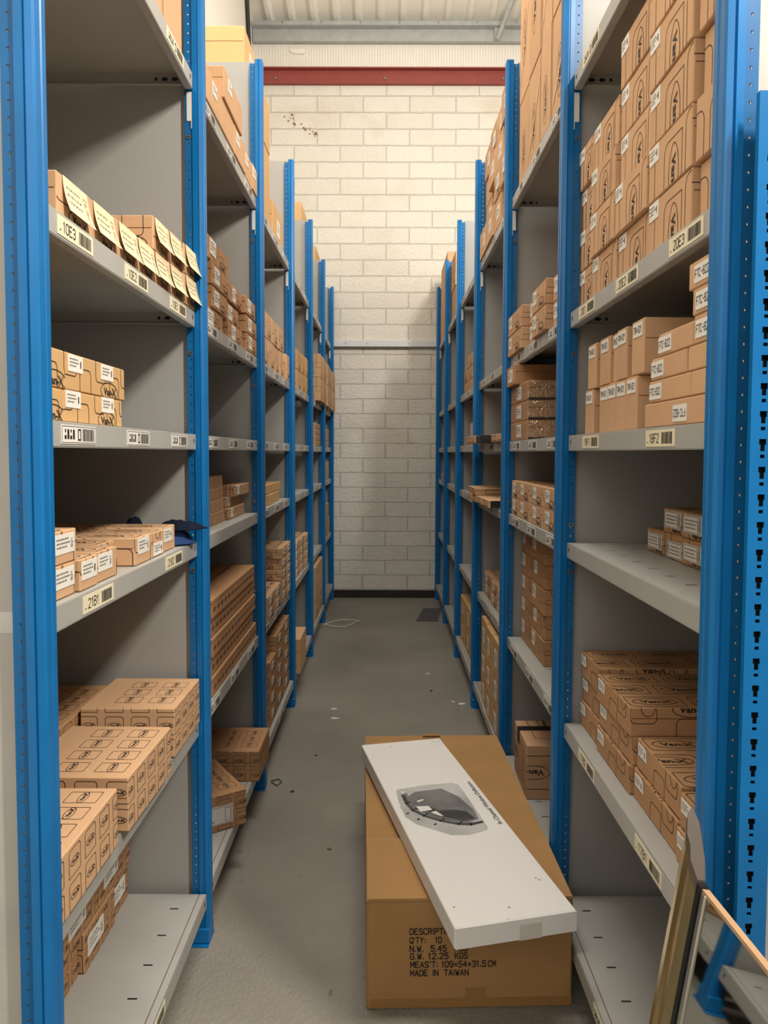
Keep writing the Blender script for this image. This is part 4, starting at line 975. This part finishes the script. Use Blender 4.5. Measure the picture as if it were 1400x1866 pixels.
# ------------------------------------------------------------------ cloths, mat, scraps
def cloth(name, cx, cy, cz, rx, ry, rz_, mt, seed, label, cat='cloth', n=34):
    rnd = random.Random(seed); mb = MB(); k = mb.mi(mt); ph = [rnd.uniform(0, 6.28) for _ in range(8)]
    for i in range(n + 1):
        for j in range(n + 1):
            u, v = i / n * 2 - 1, j / n * 2 - 1
            # map the square on to a rounded disc
            x, y = u * math.sqrt(1 - v * v / 2), v * math.sqrt(1 - u * u / 2); r = math.hypot(x, y)
            h = (1 - r ** 3) * .85 + .09 * math.sin(5 * x + ph[0] + 2 * y) + .08 * math.sin(9 * y + ph[1] - 4 * x) + .05 * math.sin(15 * x + ph[2] + 9 * y)
            e = 1 + .10 * math.sin(3 * math.atan2(y, x) + ph[3]) + .04 * math.sin(7 * math.atan2(y, x) + ph[4])
            mb.v.append((cx + rx * x * e, cy + ry * y * e, cz + max(.003, rz_ * h * (1 - r ** 4 * .9)) + .002))
    for i in range(n):
        for j in range(n):
            a = i * (n + 1) + j; mb.f.append((a, a + n + 1, a + n + 2, a + 1)); mb.m.append(k)
    me = mb.mesh(name, True); o = link(name, me); tag(o, label, cat)
    so = o.modifiers.new('thickness', 'SOLIDIFY'); so.thickness = .003; so.offset = -1
    return o
cloth('denim_cloth', -.575, 2.018, 1.197, .045, .052, .046, 'denim', 4, 'crumpled blue denim cloth on third shelf of first left bay, beside the boxes')
cloth('peaked_hat', -.570, 2.024, 1.236, .074, .050, .026, 'dark_cloth', 9, 'dark navy flat cap lying on the denim cloth, third shelf of first left bay', 'hat')
cloth('work_glove', -.70, 2.025, 1.197, .055, .048, .072, 'dark_cloth', 21, 'dark grey glove heaped behind the denim cloth, first left bay', 'glove')
mb = MB(); mb.prism([(.264, 6.274), (.453, 6.272), (.518, 6.80), (.354, 6.80)], .0, .004, 'mat_grey')
tag(link('floor_tile', mb.mesh('floor_tile')), 'dark grey square tile lying on the floor by the right rack end', 'tile')
mb = MB(); pts = [(-.52, 6.12), (-.47, 6.20), (-.39, 6.30), (-.30, 6.30), (-.222, 6.26), (-.28, 6.13), (-.346, 6.03), (-.44, 6.06)]
P3 = [(x, y, .006) for x, y in pts]; mb.tube(P3 + [P3[0]], .006, 'strap_white', 6)
tag(link('packing_strap', mb.mesh('packing_strap')), 'loop of white packing strap on the floor near the left rack end', 'strap')
mb = MB(); pts = [(-.503, 3.172), (-.47, 3.19), (-.453, 3.16), (-.47, 3.125), (-.50, 3.165)]; mb.tube([(x, y, .004) for x, y in pts], .0025, 'mat_grey', 5)
tag(link('wire_offcut', mb.mesh('wire_offcut')), 'bent thin offcut on the floor beside the second left upright', 'scrap')
rnd = random.Random(11)
def bit(x, y, r, mt, lab, nm='paper_scrap'):
    mb = MB(); n = 6; p = [(r * math.cos(k * 6.283 / n) * rnd.uniform(.6, 1.5), r * math.sin(k * 6.283 / n) * rnd.uniform(.4, 1.0)) for k in range(n)]
    mb.prism(p, .0002, .0035, mt); tag(link(nm, mb.mesh(nm), None, (x, y, 0)), lab, 'scrap', 'scraps on the aisle floor')
bit(.443, 4.186, .022, 'paper', 'white paper scrap on floor beside the third right upright')
bit(.40, 4.22, .012, 'paper', 'smaller white scrap on floor left of the paper by third right upright')
bit(.284, 4.766, .02, 'strap_white', 'pale sliver of paper on mid aisle floor toward the right')
bit(-.293, 4.093, .016, 'paper', 'white scrap on the left aisle floor, farther of two')
bit(-.273, 3.946, .018, 'paper', 'white scrap on the left aisle floor, nearer of two')
bit(.281, 4.419, .012, 'black', 'black speck of debris on mid aisle floor toward the right', 'debris')
bit(-.396, 3.076, .010, 'black', 'black speck of debris on floor near the second left upright', 'debris')
bit(-.33, 3.45, .008, 'black', 'small black speck on floor by the third left bay', 'debris')
bit(-.2, 2.62, .008, 'card_edge', 'brown speck of debris on floor left of the carton', 'debris')
